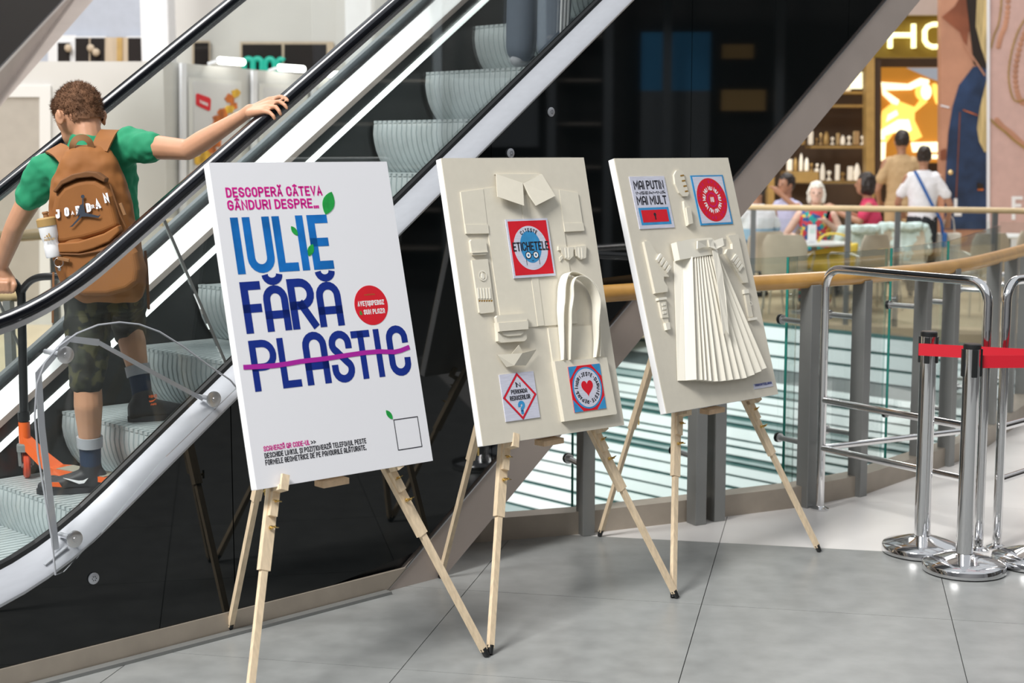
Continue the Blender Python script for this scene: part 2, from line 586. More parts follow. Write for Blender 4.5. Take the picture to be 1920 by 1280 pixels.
# black glass cladding, panel by panel
joints = [S0, -1.85, -0.68, 0.56, 1.80, 3.04, 4.3, 5.6, S1]
lean = 0.32
for j0, j1 in zip(joints[:-1], joints[1:]):
    m = MB()
    ss = srange(j0 + 0.002, j1 - 0.002, 0.08 if j0 < -0.7 else 0.4)
    top, bot = [], []
    for s in ss:
        top.append(V((s, 0.006, 1.30 + g(s))))
        bot.append(V((s, 0.006, max(0.075, K * s + 0.02))))
    off = V((0, 0.02, 0))
    n = len(ss)
    vs = top + bot + [p + off for p in top] + [p + off for p in bot]
    fs = []
    for i in range(n - 1):
        fs += [(i, i + 1, n + i + 1, n + i), (2 * n + i, 3 * n + i, 3 * n + i + 1, 2 * n + i + 1),
               (i, 2 * n + i, 2 * n + i + 1, i + 1), (n + i, n + i + 1, 3 * n + i + 1, 3 * n + i)]
    fs += [(0, n, 3 * n, 2 * n), (n - 1, 3 * n - 1, 4 * n - 1, 2 * n - 1)]
    m.add(vs, fs).build('side_panel', 'black_glass', es)
# inner body behind the panels so that the joints stay dark
m = MB()
prof = []
ss = srange(S0, -0.9, 0.1) + [-0.4, 0.0, S1]
tp = [(s, 1.24 + g(s)) for s in ss]
bt = [(s, max(0.0, K * s)) for s in ss]
pts = [V((s, 0.03, z)) for s, z in tp] + [V((s, 0.03, z)) for s, z in reversed(bt)]
n = len(ss)
a = [V((s, 0.030, z)) for s, z in tp]; b_ = [V((s, 0.030, z)) for s, z in bt]
c_ = [p + V((0, 0.05, 0)) for p in a]; d_ = [p + V((0, 0.05, 0)) for p in b_]
fs = []
for i in range(n - 1):
    fs += [(i, i + 1, n + i + 1, n + i), (2 * n + i, 3 * n + i, 3 * n + i + 1, 2 * n + i + 1)]
m.add(a + b_ + c_ + d_, fs).build('truss_web', 'rubber', es)
# soffit: the brown metal band on the underside and its edge
m = MB()
m.prism([(0.0, 0.002, 0.0), (0.30, 0.002, 0.0), (S1, 0.002, K * (S1 - 0.30)), (S1, 0.002, K * S1)], (0, 0.03, 0))
m.build('soffit_trim', 'brown_metal', es)
m = MB()
m.prism([(0.30, 0.032, 0.0), (S1, 0.032, K * (S1 - 0.30)), (S1, 1.47, K * (S1 - 0.30)), (0.30, 1.47, 0.0)], (0, 0, 0.03))
m.build('soffit', 'brown_metal', es)
m = MB()
m.bar((0.0, 0.001, 0.002), (S1, 0.001, K * S1 + 0.002), 0.006, 0.006, (0, 1, 0))
m.build('soffit_edge', 'steel', es)
m = MB()
m.prism([(0.30, 1.44, 0.0), (S1, 1.44, K * (S1 - 0.3)), (S1, 1.44, K * S1 + 1.33), (-1.2, 1.44, 0.46), (-1.2, 1.44, 0.0)], (0, 0.03, 0))
m.build('far_cladding', 'black_glass', es)
# foot trim along the floor
MB().prism([(S0, -0.002, 0.0), (0.0, -0.002, 0.0), (0.104, -0.002, 0.075), (S0, -0.002, 0.075)], (0, 0.014, 0)).build('kick_plate', 'beige_trim', es)
MB().box(((S0 - 0.02) / 2, -0.025, 0.006), (-S0, 0.035, 0.012)).build('floor_trim', 'dark_steel', es)

# outer deck, gasket, inner decks, skirts
lofted([(0.004, 1.296), (-0.012, 1.300), (-0.018, 1.312), (-0.012, 1.328), (0.060, 1.384), (0.066, 1.380), (0.066, 1.30)]).build('outer_deck', 'alu', es, True)
lofted([(0.062, 1.36), (0.062, 1.400), (0.072, 1.408), (0.072, 1.36)]).build('gasket', 'rubber', es)
lofted([(0.090, 1.36), (0.090, 1.400), (0.100, 1.396), (0.205, 1.30), (0.205, 1.28), (0.1, 1.32)]).build('inner_deck', 'rubber', es)
lofted([(0.195, 0.7), (0.195, 1.29), (0.207, 1.29), (0.207, 0.7)]).build('skirt', 'skirt_dark', es)
lofted([(1.225, 0.7), (1.225, 1.288), (1.235, 1.288), (1.235, 0.7)]).build('skirt', 'skirt_dark', es)
lofted([(1.222, 1.262), (1.222, 1.292), (1.235, 1.292), (1.235, 1.262)]).build('deck_edge', 'brown_metal', es)
lofted([(1.222, 1.292), (1.340, 1.346), (1.345, 1.33), (1.235, 1.27)]).build('inner_deck', 'alu_sky_glare', es)
lofted([(1.219, 1.172), (1.219, 1.204), (1.226, 1.204), (1.226, 1.172)]).build('skirt_light', 'light_strip', es)
lofted([(1.337, 1.34), (1.337, 1.362), (1.344, 1.362), (1.344, 1.34)]).build('gasket', 'rubber', es)
lofted([(1.358, 1.30), (1.358, 1.39), (1.45, 1.36), (1.48, 1.30)]).build('outer_deck', 'alu', es)

# glass balustrade panes, cut square to the slope
for n0, base in ((0.076, 1.375), (1.346, 1.335)):
    cuts = [-2.75, -0.64, 2.0, 4.2, 5.6] if n0 < 1 else [-2.75, -0.74, 2.4, 5.6]
    for c0, c1 in zip(cuts[:-1], cuts[1:]):
        a, b = [], []
        N = 24
        for i in range(N + 1):
            s = c0 + 0.003 + (c1 - c0 - 0.006) * i / N
            t = 0.36 if s > -1.3 else max(0.0, 0.36 * (s + 1.9) / 0.6)
            a.append(V((s, n0, base + g(s))))
            st = s - t * 0.67
            b.append(V((st, n0, 2.08 + g(st, -1.08, 0.6))))
        m = MB()
        n = N + 1
        off = V((0, 0.010, 0))
        vs = a + b + [p + off for p in a] + [p + off for p in b]
        fs = []
        for i in range(N):
            fs += [(i, i + 1, n + i + 1, n + i), (2 * n + i, 3 * n + i, 3 * n + i + 1, 2 * n + i + 1)]
        fs += [(0, n, 3 * n, 2 * n), (N, 3 * n - 1 - 0, 4 * n - 1, n + N)] if False else [(0, n, 3 * n, 2 * n), (N, n + N, 3 * n + N, 2 * n + N)]
        pane = m.add(vs, fs).build('glass_pane', 'pane_clear', es)
        MB().bar(a[0] + off / 2, b[0] + off / 2, 0.0105, 0.002, (0, 1, 0)).build('pane_edge', 'dark_steel', pane)

# handrails with the newel turn at the foot
hr = [(-0.036, -0.012), (-0.039, 0.0), (-0.034, 0.012), (-0.022, 0.019), (0.022, 0.019), (0.034, 0.012), (0.039, 0.0), (0.036, -0.012), (0.022, -0.018), (-0.022, -0.018)]
for n0 in (0.081, 1.351):
    path = [V((s, n0, 2.112 + g(s, -1.08, 0.6))) for s in srange(-2.75, -0.9, 0.06) + [-0.6, 0.5, 2, S1 - 1]]
    z0 = path[0].z
    turn = [V((-2.75 - 0.33 * math.sin(R(a)), n0, z0 - 0.33 + 0.33 * math.cos(R(a)))) for a in range(180, 0, -15)]
    full = turn + path
    m = MB()
    rings = []
    for i, p in enumerate(full):
        t = (full[min(i + 1, len(full) - 1)] - full[max(i - 1, 0)]).normalized()
        sd = V((0, 1, 0))
        u = t.cross(sd).normalized()
        if i >= len(turn) - 2 and u.z < 0: u = -u
        rings.append([p + sd * a - (t.cross(sd)) * b for a, b in hr])
    m.ringed(rings)
    m.build('handrail', 'black_handrail', es, True)
    MB().sweep([p - V((0, 0, 0.030)) for p in path], [(-0.012, -0.010), (0.012, -0.010), (0.012, 0.012), (-0.012, 0.012)]).build('handrail_track', 'steel', es)

# steps: ribbed tread and ribbed, bowed riser
NR = 29
N0, N1 = 0.213, 1.213
def ribbed(path, dep):             # sweep a comb section (across the step) along a path of (s, z) with normals
    pitch = (N1 - N0) / NR
    sec = []
    for i in range(NR):
        y = N0 + i * pitch
        sec += [(y + 0.0015, 0), (y + pitch - 0.0095, 0), (y + pitch - 0.008, -dep), (y + pitch, -dep)]
    m = MB()
    rings = []
    for i, (s, z) in enumerate(path):
        p, q = path[max(i - 1, 0)], path[min(i + 1, len(path) - 1)]
        t = V((q[0] - p[0], 0, q[1] - p[1])).normalized()
        nn = V((t.z, 0, -t.x))
        rings.append([V((s, 0, z)) + V((0, y, 0)) + nn * d for y, d in sec])
    m.ringed(rings, False, False)
    return m
tread_me = ribbed([(0.46, -0.002), (0.2, 0.0), (0.012, 0.0)][::1], 0.008)
# direction chosen so that the grooves sink downwards
tread_mesh = MB().add([(x, y, -abs(z)) if z > 0.0001 else (x, y, z) for x, y, z in tread_me.v], tread_me.f).mesh('step', 'step_metal')
rp = [(0.004, -0.004), (0.0, -0.02), (-0.004, -0.06), (0.002, -0.10), (0.014, -0.14), (0.034, -0.18), (0.062, -0.215), (0.10, -0.25)]
riser_src = ribbed(rp, 0.007)
riser_mesh = riser_src.mesh('riser', 'step_metal', True)
lip = MB()
pitch = (N1 - N0) / NR
for i in range(NR):
    lip.box((0.012, N0 + i * pitch + pitch * 0.36, -0.004), (0.028, pitch * 0.6, 0.012))
lip_mesh = lip.mesh('nosing', 'step_metal')
side = MB()
for y in (N0 - 0.002, N1):
    side.prism([(0.46, y, -0.02)] + [(0.01, y, -0.012)] + [(s + 0.004, y, z) for s, z in rp[1:]] + [(0.46, y, -0.25)], (0, 0.002, 0))
side_mesh = side.mesh('step_side', 'skirt_dark')
def step_z(s):
    return max(0.012, 1.115 + g(s, -0.95, 0.42))
for i in range(-11, 12):
    s = 0.95 + 0.325 * i
    st = D.objects.new('step', tread_mesh)
    COL.objects.link(st)
    st.parent = es
    st.location = (s, 0, step_z(s))
    for nm, me in (('riser', riser_mesh), ('nosing', lip_mesh), ('step_side', side_mesh)):
        r = D.objects.new(nm, me)
        COL.objects.link(r)
        r.parent = st

# round fixing caps on the black cladding
for s, z in ((-1.221, 0.298), (0.663, 1.655), (0.894, 1.821), (2.6, 3.0)):
    cp = MB().lathe([(0.0, 0.0), (0.019, 0.0), (0.019, 0.004), (0.015, 0.006), (0.0, 0.007)], (s, 0.004, z), 24, Matrix.Rotation(R(90), 3, 'X')).build('fixing_cap', 'alu', es)
    hm = MB()
    for k in range(6):
        a = k * math.pi / 3
        hm.lathe([(0, 0), (0.0017, 0), (0.0017, 0.001), (0, 0.001)], (s + 0.007 * math.cos(a), -0.0025, z + 0.007 * math.sin(a)), 8, Matrix.Rotation(R(90), 3, 'X'))
    hm.build('pin_hole', 'rubber', cp)

# clear acrylic deflector with bent metal frame, held by three round clamps
def espx(x, y, n):                 # a pixel on the plane n of the escalator, in its local space
    w = onplane(x, y, esw(0, n, 0), ES_M.to_3x3() @ V((0, 1, 0)))
    return ES_M.inverted() @ w
gn = -0.045
out = [(105, 1078), (98, 1010), (85, 930), (72, 850), (66, 780), (70, 720), (85, 680), (110, 650), (145, 625), (185, 609), (225, 604), (262, 608), (300, 622), (345, 650), (392, 685), (432, 712),
       (445, 727), (300, 868), (190, 1000), (120, 1072)]
gp = [espx(x, y, gn) for x, y in out]
guard = MB().prism(gp, (0, 0.006, 0)).build('guard_panel', 'acrylic', es)
m = MB()
rim = [p + V((0, 0.003, 0)) for p in gp[:17]]
m.tube(rim, 0.0032, 6)
m.build('guard_rim', 'alu', guard)
fr = [(105, 1030), (78, 800), (72, 700), (128, 635), (185, 642), (290, 700), (380, 748)]
fp = [espx(x, y, 0.01) for x, y in fr]
m = MB()
m.sweep(fp[:5], [(-0.011, -0.002), (0.011, -0.002), (0.011, 0.002), (-0.011, 0.002)], up=(0, 1, 0))
m.build('guard_frame', 'alu', guard)
m = MB()
m.sweep(fp[4:], [(-0.007, -0.002), (0.007, -0.002), (0.007, 0.002), (-0.007, 0.002)], up=(0, 1, 0))
m.build('guard_brace', 'alu', guard)
m = MB()
ft = espx(110, 1030, 0.02)
m.box(ft + V((-0.02, 0.0, -0.012)), (0.09, 0.05, 0.004), Matrix.Rotation(-math.atan(K * 0.8), 3, 'Y'))
m.build('guard_foot', 'alu', guard)
for x, y in ((400, 748), (139, 1010), (122, 665)):
    p = espx(x, y, gn)
    m = MB().lathe([(0, 0), (0.027, 0), (0.027, 0.006), (0.023, 0.008), (0.009, 0.008), (0.008, 0.013), (0, 0.013)], p, 24, Matrix.Rotation(R(90), 3, 'X'))
    kn = m.build('clamp_knob', 'steel', guard)
    MB().tube([p + V((0, 0.004, 0)), p + V((-0.004, 0.085 if y != 665 else 0.12, 0.0))], 0.008, 10).build('clamp_pin', 'alu', kn)
# ------------------------------------------------------------------ stroke lettering: flat printed letters as ribbons
def _arc(cx, cy, rx, ry, a0, a1, n=10):
    return [(cx + rx * math.cos(R(a0 + (a1 - a0) * i / n)), cy + ry * math.sin(R(a0 + (a1 - a0) * i / n))) for i in range(n + 1)]
NARROW = {'I': 0.0, 'Î': 0.0, '.': 0.0, '!': 0.0, ' ': 0.55, '-': 0.5, "'": 0, '…': 0.9, '>': 0.6, 'J': 0.75, 'M': 1.35, 'W': 1.4, 'E': 0.85, 'F': 0.8, 'L': 0.75, 'T': 1.0}
def glyph(ch, w, h, rnd=True):
    r = min(w / 2, h / 2)
    m = h * 0.5
    acc = None
    if ch in 'ĂÂȘȚÎ':
        acc = ch
        ch = {'Ă': 'A', 'Â': 'A', 'Ș': 'S', 'Ț': 'T', 'Î': 'I'}[ch]
    P = []
    if ch == 'A':
        if rnd:
            P = [[(0, 0), (0, h - r)] + _arc(r, h - r, r, r, 180, 0) + [(w, h - r), (w, 0)], [(0, h * 0.33), (w, h * 0.33)]]
        else:
            P = [[(0, 0), (w / 2, h), (w, 0)], [(w * 0.18, h * 0.3), (w * 0.82, h * 0.3)]]
    elif ch == 'B':
        P = [[(0, 0), (0, h), (w - r * .8, h)] + _arc(w - h * .25, h * .75, h * .25, h * .25, 90, -90) + [(0, m)], [(0, m), (w - h * .25, m)] + _arc(w - h * .25, h * .25, h * .25, h * .25, 90, -90) + [(0, 0)]]
    elif ch == 'C':
        P = [[(w, h * 0.80), (w, h - r)] + _arc(r, h - r, r, r, 0, 180) + _arc(r, r, r, r, 180, 360) + [(w, h * 0.20)]] if h - r > h * 0.8 else [_arc(r, h - r, r, r, -8, 180) + _arc(r, r, r, r, 180, 368)]
    elif ch == 'D':
        q = min(r * 1.3, w * .8, h * .45)
        P = [[(0, 0), (0, h), (w - q, h)] + _arc(w - q, h - q, q, q, 90, 0) + _arc(w - q, q, q, q, 0, -90) + [(0, 0)]]
    elif ch == 'E':
        P = [[(w, h), (0, h), (0, 0), (w, 0)], [(0, m), (w * .85, m)]]
    elif ch == 'F':
        P = [[(w, h), (0, h), (0, 0)], [(0, m * .95), (w * .9, m * .95)]]
    elif ch == 'G':
        P = [[(w, h * 0.7), (w, h - r)] + _arc(r, h - r, r, r, 0, 180) + _arc(r, r, r, r, 180, 360) + [(w, m * .95), (w * .5, m * .95)]]
    elif ch == 'H':
        P = [[(0, 0), (0, h)], [(w, 0), (w, h)], [(0, m), (w, m)]]
    elif ch == 'I':
        P = [[(w / 2, 0), (w / 2, h)]]
    elif ch == 'J':
        P = [[(0, h * .3)] + _arc(r, r, r, r, 180, 360) + [(w, h), (w * .4, h)]]
    elif ch == 'K':
        P = [[(0, 0), (0, h)], [(w, h), (0, h * .42)], [(w * .25, h * .55), (w, 0)]]
    elif ch == 'L':
        P = [[(0, h), (0, 0), (w, 0)]]
    elif ch == 'M':
        P = [[(0, 0), (0, h), (w / 2, h * .35), (w, h), (w, 0)]]
    elif ch == 'N':
        P = [[(0, 0), (0, h), (w, 0), (w, h)]]
    elif ch in 'OQ0':
        P = [_arc(r, h - r, r, r, 0, 180) + _arc(r, r, r, r, 180, 360) + [(w, h - r)]]
        if ch == 'Q': P.append([(w * .55, h * .22), (w * 1.1, -h * .04)])
    elif ch in 'PR':
        q = min(h * .27, w * .8)
        P = [[(0, 0), (0, h), (w - q, h)] + _arc(w - q, h - q, q, q, 90, -90) + [(0, h - 2 * q)]]
        if ch == 'R': P.append([(w * .45, h - 2 * q), (w, 0)])
    elif ch == 'S':
        q = min(w / 2, h * .27)
        P = [[(w, h - q * 1.15)] + _arc(q, h - q, q, q, 0, 180) + _arc(q, h - q, q, q * 0.9, 180, 235, 4) + _arc(w - q, q, q, q * 0.9, 55, 0, 4) + _arc(q, q, q, q, 0, -180) + [(0, q * 1.15)]]
        if w > 2 * q: P = [[(w, h - q), (w, h - q)] + _arc(w - q, h - q, q, q, 0, 90) + _arc(q, h - q, q, q, 90, 200) + _arc(w - q, q, q, q, 20, -90) + _arc(q, q, q, q, -90, -180)]
    elif ch == 'T':
        P = [[(0, h), (w, h)], [(w / 2, 0), (w / 2, h)]]
    elif ch == 'U':
        P = [[(0, h), (0, r)] + _arc(r, r, r, r, 180, 360) + [(w, h)]]
    elif ch == 'V':
        P = [[(0, h), (w / 2, 0), (w, h)]]
    elif ch == 'X':
        P = [[(0, h), (w, 0)], [(0, 0), (w, h)]]
    elif ch == 'Z':
        P = [[(0, h), (w, h), (0, 0), (w, 0)]]
    elif ch == '-':
        P = [[(0, m), (w, m)]]
    elif ch == '.':
        P = [[(0, -h * .05), (0, h * .08)]]
    elif ch == '…':
        P = [[(w * k / 2, -h * .05), (w * k / 2, h * .08)] for k in range(3)]
    elif ch == '>':
        P = [[(0, h * .7), (w, h * .42), (0, h * .14)]]
    elif ch == '&':
        P = [[(w, 0), (w * .15, h * .72)] + _arc(w * .45, h * .8, w * .33, h * .2, 170, -60) + [(w * .1, h * .35)] + _arc(w * .45, h * .2, w * .45, h * .2, 160, 300) + [(w, h * .4)]]
    elif ch == '?':
        P = [[(0, h * .72)] + _arc(r, h - r, r, r, 180, -40) + [(w / 2, h * .35), (w / 2, h * .22)], [(w / 2, -h * .02), (w / 2, h * .08)]]
    elif ch == '2':
        P = [[(0, h - r)] + _arc(r, h - r, r, r, 180, -30) + [(0, 0), (w, 0)]]
    if acc == 'Ă': P.append(_arc(w / 2, h * 1.24, w * .32, h * .13, 180, 360))
    if acc == 'Â': P.append([(w * .15, h * 1.16), (w * .5, h * 1.28), (w * .85, h * 1.16)])
    if acc == 'Î': P.append([(w / 2 - h * .14, h * 1.14), (w / 2, h * 1.26), (w / 2 + h * .14, h * 1.14)])
    if acc in ('Ș', 'Ț'): P.append([(w / 2, -h * .13), (w / 2 - h * .04, -h * .26)])
    return P
def ribbon(m, pts, hw, fn):
    P = [V(p) for p in pts]
    q = [P[0]]
    for p in P[1:]:
        if (p - q[-1]).length > 1e-6: q.append(p)
    P = q
    if len(P) < 2: return
    closed = (P[0] - P[-1]).length < 1e-5
    L, Rr = [], []
    n = len(P)
    for i in range(n):
        a = P[i - 1] if i > 0 else (P[-2] if closed else None)
        b = P[i + 1] if i < n - 1 else (P[1] if closed else None)
        t0 = (P[i] - a).normalized() if a is not None else None
        t1 = (b - P[i]).normalized() if b is not None else None
        t0 = t0 if t0 is not None else t1
        t1 = t1 if t1 is not None else t0
        n0, n1 = V((-t0.y, t0.x)), V((-t1.y, t1.x))
        mm = n0 + n1
        if mm.length < 0.2: mm = n0
        mm.normalize()
        k = min(2.2, 1 / max(0.3, mm.dot(n0)))
        L.append(P[i] + mm * (hw * k))
        Rr.append(P[i] - mm * (hw * k))
    m.add([fn(p.x, p.y) for p in L] + [fn(p.x, p.y) for p in Rr], [(i, i + 1, n + i + 1, n + i) for i in range(n - 1)])
def text_mesh(txt, x0, y0, width, height, weight, rnd=True, fn=None, gap=0.35, acc_h=True):
    """letters in a box from (x0, y0), width x height; weight = stroke / height; fn maps (x, y) to 3D"""
    st = weight * height
    m = MB()
    units = 0.0
    for c in txt: units += NARROW.get(c, 1.0)
    gaps = len(txt) - 1
    gp = st * gap
    cw = (width - len([c for c in txt if c != ' ']) * st - gaps * gp) / max(units, 0.01)
    if cw < st * 0.35:                     # too tight: thinner gaps
        gp = st * 0.15
        cw = max(st * 0.35, (width - len([c for c in txt if c != ' ']) * st - gaps * gp) / max(units, 0.01))
    x = x0
    for c in txt:
        w = NARROW.get(c, 1.0) * cw
        if c == ' ':
            x += w + gp
            continue
        hh = height - st
        for pl in glyph(c, max(w, 1e-4), hh, rnd):
            # open strokes that end on the outline reach the edge of the box
            q = [(px + x + st / 2, py + y0 + st / 2) for px, py in pl]
            def ext(a, b):
                d = V((a[0] - b[0], a[1] - b[1]))
                if d.length < 1e-9: return a
                d.normalize()
                return (a[0] + d.x * st / 2, a[1] + d.y * st / 2)
            if len(q) >= 2 and (V(q[0]) - V(q[-1])).length > 1e-5:
                q = [ext(q[0], q[1])] + q[1:-1] + [ext(q[-1], q[-2])]
            ribbon(m, q, st / 2, fn)
        x += w + st + gp
    return m
def ring_text(txt, c, rad, height, weight, a_start, a_step, fn, inward=False, wid=0.5):
    m = MB()
    st = weight * height
    for i, ch in enumerate(txt):
        if ch == ' ': continue
        a = R(a_start + a_step * i)
        w = NARROW.get(ch, 1.0) * height * wid
        for pl in glyph(ch, max(w, 1e-4), height - st, False):
            q = []
            for px, py in pl:
                lx, ly = px - w / 2, py - height / 2
                rr = rad + ly
                aa = a - lx / rad
                q.append((c[0] + rr * math.cos(aa), c[1] + rr * math.sin(aa)))
            ribbon(m, q, st / 2, fn)
    return m

# ------------------------------------------------------------------ easels
def build_easel(label):
    e = thing('easel', label, 'easel', group='wooden tripod easels')
    apex = V((0, 0.375, 1.17))
    for sx in (-1, 1):
        foot = V((sx * 0.475, 0.0, 0.0))
        top = V((sx * 0.020, 0.372, 1.16))
        d = (top - foot).normalized()
        up = V((0, -1, 0.33)).normalized()
        k = 0.42 / d.z                   # where the lower bar slides out of the upper one
        leg = MB()
        leg.bar(foot + d * k, top, 0.036, 0.020, up)
        lg = leg.build('leg', 'pine', e)
        MB().bar(foot + d * 0.025, foot + d * (k + 0.05), 0.022, 0.016, up).build('leg_extension', 'pine', lg)
        tp = MB()
        tp.tube([foot + d * 0.003, foot + d * 0.034], [0.010, 0.012], 10)
        tp.build('rubber_tip', 'rubber', lg)
        side = d.cross(up).normalized()
        fw = side.cross(d).normalized()
        if fw.y > 0: fw = -fw
        p = foot + d * (0.655 / d.z)
        sh = MB()                        # shelf plate with a lip in front of the canvas
        sh.bar(p - d * 0.10 + fw * 0.017, p - d * 0.006 + fw * 0.017, 0.026, 0.014, up)
        sh.bar(p - d * 0.018 + fw * 0.010, p - d * 0.018 + fw * 0.062, 0.026, 0.016, d)
        sh.bar(p - d * 0.026 + fw * 0.064, p + d * 0.022 + fw * 0.064, 0.026, 0.010, up)
        sh.build('canvas_rest', 'pine', lg)
        for t in (-0.055, -0.135):
            q = p + d * t + fw * 0.012
            b = MB()
            mm = fw.to_track_quat('Z', 'Y').to_matrix()
            b.lathe([(0, 0), (0.0065, 0), (0.0065, 0.004), (0.004, 0.005), (0.004, 0.026), (0, 0.027)], q, 12, mm)
            b.box(q + fw * 0.022 + side * 0.008, (0.002, 0.012, 0.010), Matrix((d, side, fw)).transposed())
            b.box(q + fw * 0.022 - side * 0.008, (0.002, 0.012, 0.010), Matrix((d, side, fw)).transposed())
            b.build('wing_nut', 'brass', lg)
    rf = V((0, 0.815, 0))
    rt = V((0, 0.395, 1.16))
    d = (rt - rf).normalized()
    k = 0.50 / d.z
    rg = MB().bar(rf + d * k, rt, 0.030, 0.022, (0, -1, 0)).build('leg', 'pine', e)
    MB().bar(rf + d * 0.025, rf + d * (k + 0.05), 0.021, 0.016, (0, -1, 0)).build('leg_extension', 'pine', rg)
    MB().tube([rf + d * 0.003, rf + d * 0.034], [0.010, 0.012], 10).build('rubber_tip', 'rubber', rg)
    q = rf + d * (k + 0.03)
    bn = MB().lathe([(0, 0), (0.007, 0), (0.004, 0.006), (0.004, 0.022), (0, 0.022)], q + V((0.012, 0, 0)), 12, Matrix.Rotation(R(90), 3, 'Y'))
    bn.box(q + V((0.032, 0, 0.009)), (0.008, 0.002, 0.012)).box(q + V((0.032, 0, -0.009)), (0.008, 0.002, 0.012))
    bn.build('wing_nut', 'brass', rg)
    MB().bbox((0, 0.376, 1.165), (0.13, 0.045, 0.03), 0.004).build('head_block', 'pine', e)
    MB().bbox((0.0, 0.205, 0.632), (0.10, 0.05, 0.020), 0.002).build('cross_rest', 'pine_end', e)
    MB().bar((-0.22, 0.225, 0.66), (0.22, 0.225, 0.66), 0.022, 0.014).build('cross_bar', 'pine', e)
    return e
EA_L = ['pale pine tripod easel under the white poster, nearest the camera',
        'pale pine tripod easel under the relief board of shirt and tote bag',
        'pale pine tripod easel under the relief board of the pleated skirt']
EA_P = [((-0.426, 4.545, 0), R(43.5)), ((0.2735, 5.2125, 0), R(43)), ((0.946, 5.867, 0), R(44))]
easel0 = build_easel(EA_L[0])
for i, (p, a) in enumerate(EA_P):
    e = easel0 if i == 0 else copy_tree(easel0)
    e.location = p
    e.rotation_euler = (0, 0, a)
    e['label'] = EA_L[i]

# ------------------------------------------------------------------ boards: local x to the right, z up the board, -y out of its face
BD = {1: ((-0.763, 4.453, 0.660), 49.51, 13.92, 0.664), 2: ((-0.098, 5.082, 0.669), 51.88, 13.65, 0.648), 3: ((0.586, 5.676, 0.678), 47.40, 16.59, 0.684)}
class Board:
    def __init__(s, k, name, label, face):
        loc, yaw, tilt, w = BD[k]
        s.w, s.h = w, 1.0
        s.root = thing(name, label, 'board', loc, (-R(tilt), 0, R(90 - yaw)))
        s.m = Matrix.Translation(V(loc)) @ Matrix.Rotation(R(90 - yaw), 4, 'Z') @ Matrix.Rotation(-R(tilt), 4, 'X')
        s.inv = s.m.inverted()
        s.o = s.m.translation
        s.n = s.m.to_3x3() @ V((0, 1, 0))
        MB().bbox((w / 2, 0.019, 0.5), (w, 0.030, 1.0), 0.003).build('frame', 'canvas_edge', s.root)
        MB().box((w / 2, 0.002, 0.5), (w - 0.001, 0.004, 0.999)).build('face_sheet', face, s.root)
    def uv(s, x, y):
        p = s.inv @ onplane(x, y, s.o, s.n)
        return p.x, p.z
    def out(s, d):
        return lambda x, z: V((x, -d, z))
    def text(s, txt, ll, lr, ul, material, weight, rnd=True, d=0.0006, gap=0.35, name='lettering', parent=None):
        a, b, c = s.uv(*ll), s.uv(*lr), s.uv(*ul)
        h = c[1] - a[1]
        return text_mesh(txt, a[0], a[1], b[0] - a[0], h, weight, rnd, s.out(d), gap).build(name, material, parent or s.root)
    def poly(s, pts, name, material, d0=0.0, d1=0.003, parent=None, px=True, bev=0.0):
        q = [s.uv(*p) for p in pts] if px else pts
        m = MB().prism([V((x, -d0, z)) for x, z in q], (0, -(d1 - d0), 0))
        return m.build(name, material, parent or s.root)
    def disc(s, c, r, name, material, d0=0.0, d1=0.0006, parent=None, n=48, ry=None):
        return s.poly([(c[0] + r * math.cos(2 * math.pi * i / n), c[1] + (ry or r) * math.sin(2 * math.pi * i / n)) for i in range(n)], name, material, d0, d1, parent, False)
    def ring(s, c, r0, r1, name, material, d=0.0006, parent=None, n=48):
        m = MB()
        ribbon(m, [(c[0] + (r0 + r1) / 2 * math.cos(2 * math.pi * i / n), c[1] + (r0 + r1) / 2 * math.sin(2 * math.pi * i / n)) for i in range(n + 1)], abs(r1 - r0) / 2, s.out(d))
        return m.build(name, material, parent or s.root)
    def line(s, pts, wd, name, material, d=0.0006, parent=None, px=True):
        m = MB()
        ribbon(m, [s.uv(*p) for p in pts] if px else pts, wd / 2, s.out(d))
        return m.build(name, material, parent or s.root)

# ---- board 1: white printed poster
b1 = Board(1, 'poster_board', 'white stretched canvas poster with large blue words and a red dot', 'canvas_white')
c4 = lambda x, y: (380 + x / 4, 290 + y / 4)
c5 = lambda x, y: (440 + x / 3.879, 600 + y / 3.879)
b1.text('DESCOPERĂ CÂTEVA', c4(178, 322), c4(900, 310), c4(173, 246), 'ink_magenta', 0.19, False, gap=0.5)
b1.text('GÂNDURI DESPRE…', c4(190, 418), c4(873, 403), c4(183, 342), 'ink_magenta', 0.19, False, gap=0.5)
for ch, xa, xb in (('I', 202, 270), ('U', 290, 495), ('L', 513, 668), ('I', 690, 756), ('E', 775, 930)):
    ll, ul = c4(xa + 60, 896 - (xa - 202) * 0.052), c4(xa, 472 - (xa - 202) * 0.028)
    lr = c4(xb + 60, 896 - (xa - 202) * 0.052)
    u0, u1 = b1.uv(*ul)[0], b1.uv(*c4(xb, 472))[0]
    v0, v1 = b1.uv(*c4(262, 898))[1], b1.uv(*c4(202, 472))[1]
    text_mesh(ch, u0, v0, u1 - u0, v1 - v0, 0.155, True, b1.out(0.0006)).build('lettering', 'ink_blue', b1.root)
v0, v1 = b1.uv(462, 626)[1], b1.uv(448, 529)[1]
